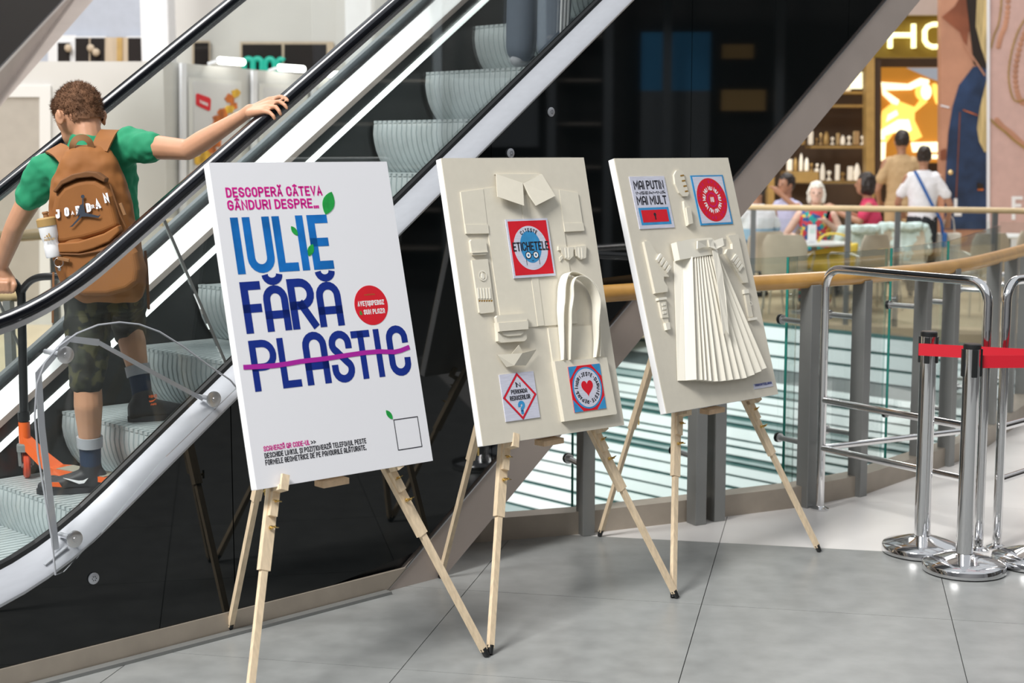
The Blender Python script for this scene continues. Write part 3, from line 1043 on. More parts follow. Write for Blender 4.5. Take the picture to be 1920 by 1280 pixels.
for ch, xa, xb in (('F', 272, 425), ('A', 438, 632), ('R', 626, 820), ('A', 838, 1030)):
    u0, u1 = b1.uv(*c4(xa + (8 if ch == 'A' else 0), 955))[0], b1.uv(*c4(xb, 955))[0]
    if ch == 'A':
        u0 -= 0.006; u1 -= 0.006
    hh = (v1 - v0) * (0.90 if ch == 'A' else 1.0)
    text_mesh(ch, u0, v0, u1 - u0, hh, 0.165 if ch != 'A' else 0.175, True, b1.out(0.0006)).build('lettering', 'ink_navy', b1.root)
    if ch == 'A':
        m = MB()
        cu = (u0 + u1) / 2
        ribbon(m, [(cu + p[0], v0 + hh + 0.034 + p[1]) for p in _arc(0, 0, 0.026, 0.022, 180, 360)], 0.0115, b1.out(0.0006))
        m.build('breve', 'ink_navy', b1.root)
v0, v1 = b1.uv(478, 734.6)[1], b1.uv(464.5, 639)[1]
for ch, xa, xb in (('P', 95, 285), ('L', 300, 440), ('A', 480, 655), ('S', 672, 835), ('T', 840, 975), ('I', 1003, 1048), ('C', 1090, 1245)):
    u0, u1 = b1.uv(*c5(xa, 152 - (xa - 95) * 0.078))[0], b1.uv(*c5(xb, 152 - (xb - 95) * 0.078))[0]
    text_mesh(ch, u0, v0 - (0.004 if ch in 'SC' else 0), u1 - u0, v1 - v0 + (0.010 if ch in 'SCA' else 0), 0.145, True, b1.out(0.0006)).build('lettering', 'ink_navy', b1.root)
sk = [b1.uv(*c5(x, y)) for x, y in ((62, 343), (170, 338), (280, 332), (380, 318), (480, 300), (660, 280), (850, 250), (950, 236), (1050, 228), (1160, 232), (1210, 220), (1270, 195))]
m = MB()
ribbon(m, [(p.x, p.y) for p in [V((q[0], q[1])) for q in sk]], 0.0075, b1.out(0.0011))
m.build('strike_line', 'ink_purple', b1.root)
cu = b1.uv(696, 572)
ru = (b1.uv(727.5, 572)[0] - b1.uv(665, 572)[0]) / 2
dot = b1.disc(cu, ru * 1.0, 'red_dot', 'ink_red')
b1.text('O INITIATIVA', c4(1212, 1057), c4(1292, 1055), c4(1212, 1046), 'ink_olive', 0.2, False, 0.0009, parent=dot)
b1.text('AVEȚIȘIPEROZ', c4(1163, 1138), c4(1362, 1126), c4(1158, 1100), 'ink_white', 0.20, False, 0.0009, parent=dot)
b1.text('SUN PLAZA', c4(1210, 1200), c4(1368, 1190), c4(1206, 1162), 'ink_white', 0.19, True, 0.0009, parent=dot)
b1.text('&', c4(1178, 1202), c4(1198, 1201), c4(1176, 1172), 'ink_green', 0.2, False, 0.0009, parent=dot)
def leaf(bd, a, b, wd, px=True):
    p, q = (V(bd.uv(*a)), V(bd.uv(*b))) if px else (V(a), V(b))
    t = q - p
    nrm = V((-t.y, t.x)).normalized() * wd
    pts = [p + t * (i / 12) + nrm * math.sin(math.pi * (i / 12)) ** 0.8 for i in range(13)] + [p + t * (i / 12) - nrm * math.sin(math.pi * i / 12) ** 0.8 for i in range(11, 0, -1)]
    lf = bd.poly([(x.x, x.y) for x in pts], 'leaf_print', 'ink_green', 0, 0.0012, None, False)
leaf(b1, c4(920, 448), c4(966, 278), 0.022)
leaf(b1, c4(712, 606), c4(662, 536), 0.009)
leaf(b1, c4(795, 760), c4(825, 670), 0.011)
leaf(b1, c5(1148, 720), c5(1100, 655), 0.0085)
b1.text('SCANEAZĂ QR CODE-UL', c5(212, 956), c5(548, 908), c5(207, 918), 'ink_magenta', 0.17, True)
b1.text('>>', c5(556, 905), c5(592, 900), c5(553, 868), 'ink_black', 0.17)
b1.text('DESCHIDE LINKUL ȘI POZIȚIONEAZĂ TELEFONUL PESTE', c5(219, 1006), c5(958, 893), c5(214, 967), 'ink_black', 0.17, True)
b1.text('FORMELE GEOMETRICE DE PE PANOURILE ALĂTURATE.', c5(225, 1056), c5(958, 940), c5(219, 1016), 'ink_black', 0.17, True)
qa, qb, qc = b1.uv(*c5(1190, 945)), b1.uv(*c5(1362, 920)), b1.uv(*c5(1153, 726))
b1.line([(qa[0], qa[1]), (qb[0], qa[1]), (qb[0], qc[1]), (qa[0], qc[1]), (qa[0], qa[1])], 0.0028, 'frame_line', 'ink_black', px=False)

# ---- board 2: cream relief board with shirt, tote bag and small things
b2 = Board(2, 'relief_board', 'cream relief board with paper shirt, tote bag, sunglasses and boat', 'card_cream')
d1 = lambda x, y: (820 + x / 3.556, 290 + y / 3.556)
d2 = lambda x, y: (820 + x / 4.742, 580 + y / 4.742)
P = lambda f, *pts: [f(*p) for p in pts]
shirt = b2.poly(P(d1, (300, 228), (365, 219), (730, 222), (805, 235), (843, 515), (930, 1125), (785, 1136), (580, 1152), (428, 1160), (335, 525)), 'paper_shirt', 'paper_cream', 0, 0.004)
slv = b2.poly(P(d1, (150, 250), (300, 230), (334, 526), (186, 528)), 'sleeve', 'paper_cream', 0, 0.0055, shirt)
b2.poly(P(d1, (178, 469), (331, 466), (337, 527), (187, 529)), 'cuff', 'paper_cream', 0.0055, 0.0075, shirt)
b2.poly(P(d1, (806, 236), (932, 255), (971, 508), (843, 513)), 'sleeve', 'paper_cream', 0, 0.0055, shirt)
b2.poly(P(d1, (835, 459), (964, 456), (973, 509), (843, 516)), 'cuff', 'paper_cream', 0.0055, 0.0075, shirt)
b2.poly(P(d1, (545, 270), (597, 270), (707, 1139), (664, 1143)), 'placket', 'paper_cream', 0.004, 0.006, shirt)
b2.poly(P(d1, (378, 133), (684, 133), (553, 196)), 'collar_stand', 'paper_cream', 0, 0.010, shirt)
def lifted(bd, pts, ds, name, material, parent, th=0.002):   # a paper flap whose corners stand off by ds
    q = [bd.uv(*p) for p in pts]
    m = MB()
    n = len(q)
    m.add([V((x, -d, z)) for (x, z), d in zip(q, ds)] + [V((x, -d + th, z)) for (x, z), d in zip(q, ds)],
          [tuple(range(n)), tuple(reversed(range(n, 2 * n)))] + [(i, (i + 1) % n, n + (i + 1) % n, n + i) for i in range(n)])
    return m.build(name, material, parent)
lifted(b2, P(d1, (378, 133), (552, 194), (540, 353), (372, 290)), (0.012, 0.016, 0.034, 0.026), 'collar_flap', 'paper_cream', shirt)
lifted(b2, P(d1, (684, 133), (757, 284), (618, 353), (583, 282), (554, 196)), (0.012, 0.026, 0.034, 0.024, 0.016), 'collar_flap', 'paper_cream', shirt)
# bottle
bt = b2.poly(P(d1, (222, 705), (328, 697), (372, 1040), (366, 1052), (283, 1061), (273, 1054)), 'paper_bottle', 'paper_cream', 0, 0.008)
b2.poly(P(d1, (208, 580), (216, 569), (304, 565), (313, 573), (322, 648), (314, 668), (228, 672), (218, 655)), 'cap', 'paper_cream', 0, 0.011, bt)
b2.poly(P(d1, (217, 655), (322, 648), (323, 654), (218, 661)), 'cap_band', 'paper_cream', 0.011, 0.014, bt)
b2.ring(b2.uv(*d1(291, 808)), 0.0145, 0.0185, 'badge_ring', 'paper_light', 0.0105, bt)
leaf_c = b2.uv(*d1(291, 812))
b2.poly([(leaf_c[0] + p[0], leaf_c[1] + p[1]) for p in [(0, 0.014), (0.005, 0.003)] + arc((0, -0.004), 0.0065, 30, -210, 8) + [(-0.005, 0.003)]], 'badge_drop', 'paper_light', 0.008, 0.0105, bt, False)
for k in range(5):
    b2.poly(P(d1, (256 + k * 19, 892), (266 + k * 19, 890), (272 + k * 19, 960), (262 + k * 19, 962)), 'embossed_line', 'paper_light', 0.008, 0.010, bt)
for k in range(6):
    b2.poly(P(d1, (266 + k * 16, 972), (279 + k * 16, 970), (276 + k * 16, 980), (268 + k * 16, 982)), 'notch', 'ink_olive', 0.008, 0.0086, bt)
# sunglasses
sg = b2.poly(P(d1, (796, 612), (890, 618), (985, 605), (985, 622), (900, 636), (797, 640)), 'paper_sunglasses', 'paper_cream', 0, 0.010)
for pts in (((806, 622), (897, 618), (893, 680), (868, 704), (840, 695), (820, 660)), ((903, 618), (982, 607), (978, 690), (946, 702), (916, 678))):
    ln = b2.poly(P(d1, *pts), 'lens', 'paper_cream', 0.002, 0.0115, sg)
for x in (835, 855, 925, 945):
    b2.poly(P(d1, (x, 625), (x + 9, 624), (x + 14, 690), (x + 5, 692)), 'lens_stripe', 'paper_light', 0.0115, 0.0125, sg)
b2.poly(P(d1, (806, 690), (824, 672), (830, 690), (812, 712)), 'temple_arm', 'paper_cream', 0, 0.008, sg)
# tote bag
tote = b2.poly(P(d2, (1012, 467), (1475, 431), (1566, 925), (1560, 935), (1100, 1000)), 'paper_tote_bag', 'paper_cream', 0, 0.020)
b2.poly(P(d2, (975, 168), (1425, 140), (1482, 434), (1018, 470)), 'bag_back', 'paper_cream', 0, 0.007, tote)
def standing_ribbon(bd, pts, wd, name, material, parent, base=0.004, th=0.0025, taper=None):
    q = [bd.uv(*p) for p in pts]
    path = smooth_path([V((x, 0, z)) for x, z in q], 6)
    m = MB()
    rings = []
    for i, p in enumerate(path):
        t = (path[min(i + 1, len(path) - 1)] - path[max(i - 1, 0)]).normalized()
        sd = V((t.z, 0, -t.x))
        f = i / (len(path) - 1)
        w = wd * (taper(f) if taper else 1)
        rings.append([p + sd * th / 2 + V((0, -base, 0)), p + sd * th / 2 + V((0, -base - w, 0)), p - sd * th / 2 + V((0, -base - w, 0)), p - sd * th / 2 + V((0, -base, 0))])
    m.ringed(rings)
    return m.build(name, material, parent, True)
tp = lambda f: 0.35 + 0.65 * min(1, 4 * f, 4 * (1 - f))
standing_ribbon(b2, P(d2, (1140, 455), (1128, 320), (1118, 150), (1105, 20)) + P(d1, (838, 960), (838, 880), (860, 835), (905, 828), (955, 860), (1000, 930), (1020, 1010), (1022, 1120)) + P(d2, (1372, 290), (1368, 432)), 0.050, 'handle', 'paper_light', tote, 0.012, taper=tp)
standing_ribbon(b2, P(d2, (1085, 455), (1075, 330), (1060, 150), (1050, 20)) + P(d1, (790, 960), (795, 880), (815, 815), (850, 795), (900, 812), (960, 850), (1005, 905), (1030, 990), (1036, 1080)) + P(d2, (1400, 250), (1410, 425)), 0.045, 'handle', 'paper_light', tote, 0.010, taper=tp)
# purse
pu = b2.poly(P(d2, (505, 120), (764, 110), (772, 265), (752, 286), (545, 300), (518, 286)), 'paper_purse', 'paper_cream', 0, 0.016)
b2.poly(P(d2, (488, 78), (500, 62), (750, 44), (763, 52), (766, 186), (512, 206)), 'flap', 'paper_cream', 0.010, 0.024, pu)
b2.poly(P(d2, (500, 130), (765, 110), (767, 184), (512, 205)), 'band', 'paper_cream', 0.024, 0.028, pu)
b2.poly(P(d2, (545, 206), (738, 192), (735, 215), (710, 236), (600, 246), (560, 235)), 'tab', 'paper_cream', 0.016, 0.021, pu)
# boat
bo = lifted(b2, P(d2, (513, 406), (700, 400), (650, 505), (600, 515)), (0.012, 0.036, 0.022, 0.010), 'paper_boat', 'paper_cream', b2.root)
lifted(b2, P(d2, (700, 400), (860, 361), (772, 500), (650, 505)), (0.036, 0.014, 0.010, 0.022), 'hull_side', 'paper_cream', bo)
lifted(b2, P(d2, (636, 400), (695, 322), (738, 390)), (0.016, 0.020, 0.016), 'sail', 'paper_cream', bo)
# printed labels glued on
def quad_uv(bd, ll, lr, ur, ul):
    q = [bd.uv(*p) for p in (ll, lr, ur, ul)]
    x0, x1 = (q[0][0] + q[3][0]) / 2, (q[1][0] + q[2][0]) / 2
    z0, z1 = (q[0][1] + q[1][1]) / 2, (q[2][1] + q[3][1]) / 2
    return x0, x1, z0, z1
def rect(bd, x0, x1, z0, z1, name, material, a, b, parent=None):
    return bd.poly([(x0, z0), (x1, z0), (x1, z1), (x0, z1)], name, material, a, b, parent, False)
x0, x1, z0, z1 = quad_uv(b2, d1(497, 828), d1(777, 808), d1(724, 430), d1(445, 432))
lb = rect(b2, x0, x1, z0, z1, 'printed_label', 'ink_lilac', 0.006, 0.0100)
lb['label'] = 'red and lilac label with blue face reading ETICHETELE'
rect(b2, x0 + .008, x1 - .008, z0 + .009, z1 - .007, 'red_field', 'ink_red', 0.0100, 0.0103, lb)
cx, cz, rr = (x0 + x1) / 2, (z0 + z1) / 2, (x1 - x0) * 0.40
b2.disc((cx, cz), rr, 'lilac_disc', 'ink_lilac', 0.0103, 0.0107, lb, ry=rr * 1.04)
b2.disc((cx, cz + 0.004), rr * 0.62, 'blue_disc', 'ink_cyan', 0.0107, 0.0110, lb, ry=rr * .76)
text_mesh('ETICHETELE', x0 + .014, cz - .010, x1 - x0 - .028, 0.032, 0.15, True, b2.out(0.0115)).build('lettering', 'ink_black', lb)
ring_text('CITEȘTE', (cx, cz), rr * 0.86, 0.014, 0.2, 122, -10.6, b2.out(0.0112)).build('lettering', 'ink_black', lb)
for sx in (-1, 1):
    ec = (cx + sx * 0.017, cz - 0.026)
    b2.disc(ec, 0.0105, 'eye', 'ink_white', 0.0110, 0.0113, lb)
    b2.ring(ec, 0.0105, 0.0135, 'spectacle_rim', 'ink_black', 0.0116, lb)
    b2.disc(ec, 0.0045, 'iris', 'ink_cyan', 0.0113, 0.0115, lb)
    b2.disc(ec, 0.0020, 'pupil', 'ink_black', 0.0115, 0.0117, lb)
    b2.line([(ec[0] + sx * 0.012, ec[1]), (ec[0] + sx * 0.012, cz - rr * .80)], 0.0018, 'finger_line', 'ink_black', 0.0116, lb, False)
b2.line([(cx - .005, cz - .024), (cx + .005, cz - .024)], 0.002, 'bridge', 'ink_black', 0.0116, lb, False)
b2.line([(cx - .004, cz - .045), (cx, cz - .0465), (cx + .004, cz - .045)], 0.0015, 'mouth', 'ink_black', 0.0116, lb, False)
x0, x1, z0, z1 = quad_uv(b2, d2(607, 998), d2(910, 960), d2(847, 548), d2(543, 582))
lb = rect(b2, x0, x1, z0, z1, 'printed_label', 'ink_lilac', 0.0, 0.0035)
lb['label'] = 'lilac label with red diamond and blue question mark'
cx, cz, hw, hh = (x0 + x1) / 2, (z0 + z1) / 2, (x1 - x0) * 0.455, (z1 - z0) * 0.47
dm = [(cx - hw, cz), (cx, cz - hh), (cx + hw, cz), (cx, cz + hh), (cx - hw, cz)]
mm = MB(); ribbon(mm, dm, 0.0036, b2.out(0.0041)); mm.build('diamond', 'ink_red', lb)
mm = MB(); ribbon(mm, [(cx + (x - cx) * 1.06, cz + (z - cz) * 1.06) for x, z in dm], 0.0013, b2.out(0.0040)); mm.build('diamond_edge', 'ink_navy', lb)
text_mesh('ÎN', cx - .011, cz + .032, .020, .015, .17, False, b2.out(0.0043)).build('lettering', 'ink_black', lb)
text_mesh('PERIOADA', cx - .036, cz + .010, .071, .015, .17, True, b2.out(0.0043)).build('lettering', 'ink_black', lb)
text_mesh('REDUCERILOR', cx - .045, cz - .012, .090, .016, .17, False, b2.out(0.0043)).build('lettering', 'ink_black', lb)
text_mesh('?', cx - .014, cz - .062, .030, .046, .24, True, b2.out(0.0043)).build('question_mark', 'ink_cyan', lb)
x0, x1, z0, z1 = quad_uv(b2, d2(1190, 918), d2(1470, 885), d2(1405, 490), d2(1122, 515))
lb = rect(b2, x0, x1, z0, z1, 'printed_label', 'ink_red', 0.020, 0.0225)
lb['label'] = 'red and blue label with red heart in a ring of words'
w_ = x1 - x0; h_ = z1 - z0
for ax, az, sx, sz in ((x0, z0, 1, 1), (x1, z0, -1, 1), (x1, z1, -1, -1), (x0, z1, 1, -1)):
    b2.poly([(ax, az), (ax + sx * w_ * .28, az), (ax, az + sz * h_ * .28)], 'corner', 'ink_cyan', 0.0225, 0.0228, lb, False)
cx, cz = (x0 + x1) / 2, (z0 + z1) / 2
b2.disc((cx, cz), w_ * .46, 'blue_disc', 'ink_cyan', 0.0228, 0.0231, lb, ry=h_ * .46)
b2.disc((cx, cz), w_ * .415, 'lilac_disc', 'ink_lilac', 0.0231, 0.0234, lb, ry=h_ * .425)
hp_ = []
for i in range(36):
    t = 2 * math.pi * i / 36
    hp_.append((cx + 0.0017 * 16 * math.sin(t) ** 3, cz + 0.002 + 0.0020 * (13 * math.cos(t) - 5 * math.cos(2 * t) - 2 * math.cos(3 * t) - math.cos(4 * t))))
b2.poly(hp_, 'heart', 'ink_red', 0.0234, 0.0238, lb, False)
ring_text('-ÎNGRIJEȘTE-DARUIEȘTE-REPARĂ', (cx, cz), w_ * .345, 0.0145, 0.2, 190, -13.1, b2.out(0.0240)).build('lettering', 'ink_black', lb)

# ---- board 3: cream relief board with the pleated skirt
b3 = Board(3, 'relief_board', 'cream relief board with pleated paper skirt tied by a bow', 'card_cream')
e1 = lambda x, y: (1150 + x / 3.879, 290 + y / 3.879)
e2 = lambda x, y: (1180 + x / 4.0, 460 + y / 4.0)
x0, x1, z0, z1 = quad_uv(b3, e1(190, 542), e1(440, 530), e1(368, 155), e1(112, 162))
lb = rect(b3, x0, x1, z0, z1, 'printed_label', 'ink_lilac', 0.0, 0.003)
lb['label'] = 'lilac label reading MAI PUTIN with red keyhole box'
w_ = x1 - x0; h_ = z1 - z0
text_mesh('MAI PUTIN', x0 + w_ * .07, z0 + h_ * .75, w_ * .86, h_ * .17, .17, True, b3.out(.0036)).build('lettering', 'ink_black', lb)
text_mesh('INSEAMNĂ', x0 + w_ * .09, z0 + h_ * .655, w_ * .84, h_ * .055, .2, True, b3.out(.0036), 1.6).build('lettering', 'ink_black', lb)
text_mesh('MAI MULT', x0 + w_ * .07, z0 + h_ * .455, w_ * .86, h_ * .17, .17, True, b3.out(.0036)).build('lettering', 'ink_black', lb)
rect(b3, x0 + w_ * .07, x1 - w_ * .07, z0 + h_ * .07, z0 + h_ * .40, 'blue_box', 'ink_cyan', .003, .0034, lb)
rect(b3, x0 + w_ * .13, x1 - w_ * .13, z0 + h_ * .12, z0 + h_ * .355, 'red_box', 'ink_red', .0034, .0038, lb)
b3.disc((x0 + w_ * .5, z0 + h_ * .265), w_ * .035, 'keyhole', 'ink_black', .0038, .0042, lb)
b3.line([(x0 + w_ * .5, z0 + h_ * .265), (x0 + w_ * .5, z0 + h_ * .165)], w_ * .035, 'keyhole_slot', 'ink_black', .0043, lb, False)
x0, x1, z0, z1 = quad_uv(b3, e1(635, 517), e1(867, 500), e1(792, 148), e1(556, 152))
lb = rect(b3, x0, x1, z0, z1, 'printed_label', 'ink_cyan', 0.0, 0.003)
lb['label'] = 'blue framed label with red disc of repeated NU'
w_ = x1 - x0; h_ = z1 - z0
rect(b3, x0 + w_ * .045, x1 - w_ * .045, z0 + h_ * .035, z1 - h_ * .03, 'lilac_field', 'ink_lilac', .003, .0034, lb)
cx, cz = (x0 + x1) / 2, (z0 + z1) / 2
rr = min(w_, h_) * 0.45
b3.disc((cx, cz), rr, 'red_disc', 'ink_red', .0034, .0038, lb, ry=rr)
for k in range(9):
    ring_text('NU', (cx, cz), rr * .56, .019, .22, 96 - 40 * k, -15, b3.out(.0042)).build('lettering', 'ink_white', lb)
text_mesh('NU', cx - .011, cz - .010, .022, .021, .2, False, b3.out(.0042)).build('lettering', 'ink_white', lb)
ring_text('SPUNE-SPUNE-SPUNE-SPUNE-', (cx, cz), rr * .84, .012, .16, 90, -15, b3.out(.0042)).build('lettering', 'ink_magenta', lb)
b3.ring((cx, cz), rr * .29, rr * .33, 'ring_print', 'ink_magenta', .0042, lb)
# paper glove and pen
gl = b3.poly(P(e1, (432, 150), (450, 118), (478, 113), (500, 130), (512, 190), (540, 285), (530, 305), (495, 305), (470, 280), (440, 215)), 'paper_mitten', 'paper_cream', 0, 0.008)
for k in range(4):
    b3.poly(P(e1, (475 + k * 11, 152 + k * 38), (500 + k * 10, 148 + k * 38), (505 + k * 10, 158 + k * 38), (478 + k * 11, 163 + k * 38)), 'slit', 'ink_olive', .008, .0085, gl)
pn = b3.poly(P(e1, (500, 340), (508, 338), (545, 385), (560, 512), (528, 520), (505, 395)), 'paper_lipstick', 'paper_cream', 0, 0.010)
b3.poly(P(e1, (510, 392), (543, 385), (559, 505), (527, 515)), 'case', 'paper_cream', .010, .016, pn)
# shoes and tubes
sh = b3.poly(P(e1, (208, 637), (246, 630), (300, 722), (318, 735), (402, 858), (386, 892), (352, 890), (352, 920), (380, 965), (380, 1000), (290, 1012)), 'paper_shoe', 'paper_cream', 0, 0.012)
for k in range(4):
    b3.poly(P(e1, (291 + k * 22, 770 + k * 26), (318 + k * 22, 725 + k * 28), (330 + k * 22, 738 + k * 28), (304 + k * 22, 788 + k * 26)), 'shoe_stripe', 'paper_light', .012, .020, sh)
sh = b3.poly(P(e1, (820, 592), (892, 583), (966, 933), (932, 936), (802, 722), (815, 690), (852, 690), (850, 650)), 'paper_shoe', 'paper_cream', 0, 0.012)
for k in range(4):
    b3.poly(P(e1, (838 + k * 15, 772 + k * 22), (868 + k * 14, 728 + k * 24), (880 + k * 14, 742 + k * 24), (850 + k * 15, 788 + k * 22)), 'shoe_stripe', 'paper_light', .012, .019, sh)
tb = b3.poly(P(e1, (318, 1062), (368, 1055), (388, 1185), (345, 1190)), 'paper_tube', 'paper_cream', 0, .010)
b3.poly(P(e1, (307, 1046), (368, 1038), (371, 1056), (311, 1064)), 'crimp', 'paper_light', 0, .014, tb)
b3.poly(P(e1, (346, 1190), (388, 1185), (393, 1222), (368, 1232)), 'shoulder', 'paper_cream', 0, .007, tb)
b3.poly(P(e1, (362, 1228), (392, 1222), (399, 1272), (374, 1278)), 'cap', 'paper_light', 0, .013, tb)
for k in range(3):
    b3.poly(P(e1, (338 + k * 3, 1085 + k * 30), (362 + k * 3, 1080 + k * 30), (365 + k * 3, 1098 + k * 30), (341 + k * 3, 1103 + k * 30)), 'embossed_line', 'paper_light', .010, .012, tb)
tb = b3.poly(P(e1, (945, 1015), (972, 1010), (1005, 1180), (975, 1185)), 'paper_tube', 'paper_cream', 0, .009)
b3.poly(P(e1, (934, 985), (966, 981), (972, 1010), (940, 1015)), 'cap', 'paper_light', 0, .012, tb)
b3.ring(b3.uv(*e1(985, 1085)), .006, .009, 'embossed_ring', 'paper_light', .0105, tb)
b3.poly(P(e1, (973, 1192), (1027, 1185), (1029, 1202), (977, 1210)), 'crimp', 'paper_light', 0, .014, tb)
b3.poly(P(e1, (972, 1180), (1003, 1176), (1010, 1188), (976, 1193)), 'shoulder', 'paper_cream', 0, .007, tb)
# pleated skirt: each pleat a slanting blade
sk = b3.poly(P(e1, (405, 652), (520, 628), (660, 620), (740, 700), (738, 738), (630, 748), (430, 780)), 'paper_skirt', 'paper_light', 0.010, 0.040)
sk['label'] = 'pleated cream paper skirt'
bot = [(358, 1015), (395, 1018), (441, 1020), (492, 1020), (523, 1022), (559, 1027), (607, 1030), (667, 1025), (721, 1018), (773, 1012), (824, 1005), (883, 980), (934, 955), (973, 930)]
top = [(328, 118), (375, 112), (413, 104), (442, 103), (460, 102), (478, 101), (497, 100), (515, 98), (530, 97), (548, 95), (565, 93), (582, 91), (600, 90), (615, 88)]
for i in range(13):
    q = [b3.uv(*e2(*p)) for p in (bot[i], bot[i + 1], top[i + 1], top[i])]
    dl, dr = (0.008, 0.040) if i else (0.004, 0.016)
    if i == 1: dl, dr = 0.014, 0.044
    ds = (dl, dr, dr, dl)
    m = MB()
    v = [V((x, -d, z)) for (x, z), d in zip(q, ds)]
    v2 = [V((q[1][0] - 0.001, -0.008, q[1][1])), V((q[2][0] - 0.001, -0.008, q[2][1]))]
    m.add(v + [p + V((0, .002, 0)) for p in v] + v2, [(0, 1, 2, 3), (7, 6, 5, 4), (0, 4, 5, 1), (3, 2, 6, 7), (1, 8, 9, 2), (0, 3, 7, 4)])
    m.build('pleat', 'paper_light', sk, False)
# bow with tails
lifted(b3, P(e1, (540, 650), (600, 645), (612, 690), (545, 705)), (.055, .060, .050, .050), 'bow_loop', 'paper_light', sk, .006)
lifted(b3, P(e1, (640, 655), (712, 630), (722, 685), (665, 715), (648, 690)), (.050, .062, .062, .055, .050), 'bow_loop', 'paper_light', sk, .006)
lifted(b3, P(e1, (605, 648), (640, 640), (650, 690), (662, 716), (620, 695)), (.064, .064, .062, .064, .060), 'bow_knot', 'paper_light', sk, .006)
lifted(b3, P(e1, (712, 632), (772, 628), (776, 680), (724, 688)), (.046, .036, .034, .046), 'bow_loop', 'paper_cream', sk, .004)
lifted(b3, P(e2, (545, 62), (580, 55), (610, 200), (640, 420), (660, 600), (672, 690), (650, 655), (632, 695), (612, 560), (580, 320)), (.056, .056, .060, .060, .056, .054, .052, .052, .054, .058), 'bow_tail', 'paper_light', sk, .002)
x0, x1, z0, z1 = quad_uv(b3, e2(935, 1080), e2(1075, 1055), e2(1068, 1015), e2(928, 1045))
lb = rect(b3, x0, x1, z0, z1, 'printed_label', 'ink_lilac', 0, .002)
text_mesh('#VRANCATEȘLIANA'[1:], x0 + .006, z0 + .010, x1 - x0 - .012, (z1 - z0) * .5, .22, True, b3.out(.0026)).build('lettering', 'ink_navy', lb)
# ------------------------------------------------------------------ more materials for the background
mat('white_wall', (0.74, 0.74, 0.75), 0.7, vary=0.03)
mat('kiosk_wall', (0.60, 0.585, 0.56), 0.6, vary=0.04, scale=1.2)
mat('kiosk_frame', (0.70, 0.69, 0.67), 0.6)
mat('kiosk_panel', (0.40, 0.365, 0.32), 0.65, vary=0.05)
mat('blue_grey', (0.42, 0.45, 0.52), 0.7, vary=0.04)
mat('dark_room', (0.018, 0.014, 0.013), 0.6, spec=0.15)
mat('curtain', (0.52, 0.42, 0.31), 0.8, vary=0.1, stretch=(8, 8, 0.2))
mat('lamp_glow', (1, 1, 1), 0.4, emit=(1.0, 0.97, 0.92), estr=6.0)
mat('green_sign', (0.01, 0.30, 0.22), 0.4, emit=(0.01, 0.42, 0.30), estr=0.5)
mat('poster_paper', (0.66, 0.65, 0.66), 0.4)
mat('food_orange', (0.55, 0.14, 0.02), 0.5, vary=0.5, scale=12)
mat('food_yellow', (0.75, 0.42, 0.04), 0.5, vary=0.4, scale=12)
mat('sign_olive', (0.20, 0.13, 0.012), 0.45)
mat('neon', (1, 1, 0.7), 0.4, emit=(1.0, 0.93, 0.40), estr=1.6)
mat('shop_brown', (0.055, 0.030, 0.014), 0.5, vary=0.25, scale=1.5)
mat('gold_column', (0.50, 0.32, 0.11), 0.35, metal=0.3, vary=0.1)
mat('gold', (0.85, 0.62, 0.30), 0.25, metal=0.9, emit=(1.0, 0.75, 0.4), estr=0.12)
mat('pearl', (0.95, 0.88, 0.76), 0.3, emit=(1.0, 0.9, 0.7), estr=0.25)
mat('lightbox_amber', (0.5, 0.2, 0.03), 0.4, emit=(0.42, 0.19, 0.02), estr=0.55)
mat('lightbox_grey', (0.3, 0.33, 0.36), 0.4, emit=(0.20, 0.24, 0.30), estr=0.8)
mat('lightbox_gold', (0.9, 0.6, 0.1), 0.4, emit=(1.0, 0.72, 0.16), estr=0.95)
mat('lightbox_white', (1, 0.95, 0.7), 0.4, emit=(1.0, 0.95, 0.60), estr=1.4)
mat('skin_print', (0.50, 0.25, 0.16), 0.45, vary=0.25, scale=1.6)
mat('skin_print_dark', (0.22, 0.07, 0.035), 0.45, vary=0.35, scale=2)
mat('denim', (0.018, 0.04, 0.10), 0.55, vary=0.45, scale=3.5)
mat('blonde', (0.55, 0.42, 0.20), 0.5, vary=0.35, scale=6, stretch=(5, 1, 0.4))
mat('pink_print', (0.60, 0.40, 0.36), 0.45, vary=0.06)
mat('white_edge', (0.82, 0.82, 0.86), 0.5)
mat('stripe_white', (0.74, 0.82, 0.82), 0.25, vary=0.04, scale=0.8)
mat('stripe_mid', (0.33, 0.43, 0.43), 0.3, vary=0.05)
mat('stripe_teal', (0.02, 0.105, 0.098), 0.3)
mat('stripe_grey', (0.10, 0.125, 0.13), 0.35)
mat('chair_shell', (0.55, 0.47, 0.37), 0.5, vary=0.05)
mat('chair_metal', (0.60, 0.58, 0.53), 0.3, metal=0.6)
mat('table_white', (0.78, 0.80, 0.80), 0.3)
mat('skin', (0.62, 0.36, 0.25), 0.5, vary=0.06, scale=25, sss=0.08)
mat('skin_light', (0.72, 0.47, 0.37), 0.5, vary=0.05, scale=20)
mat('skin_tan', (0.40, 0.20, 0.12), 0.5, vary=0.05, scale=20)
mat('hair_white', (0.78, 0.74, 0.66), 0.6, vary=0.15, scale=60)
mat('hair_dark', (0.020, 0.012, 0.009), 0.5, vary=0.3, scale=60)
mat('cloth_white', (0.80, 0.79, 0.82), 0.8, bump=0.2, bscale=25)
mat('cloth_pink', (0.62, 0.045, 0.12), 0.8, bump=0.2, bscale=25)
mat('cloth_lavender', (0.47, 0.47, 0.66), 0.8, bump=0.2, bscale=25)
mat('cloth_black', (0.018, 0.020, 0.024), 0.8)
mat('cloth_khaki', (0.50, 0.34, 0.18), 0.8, bump=0.2, bscale=25)
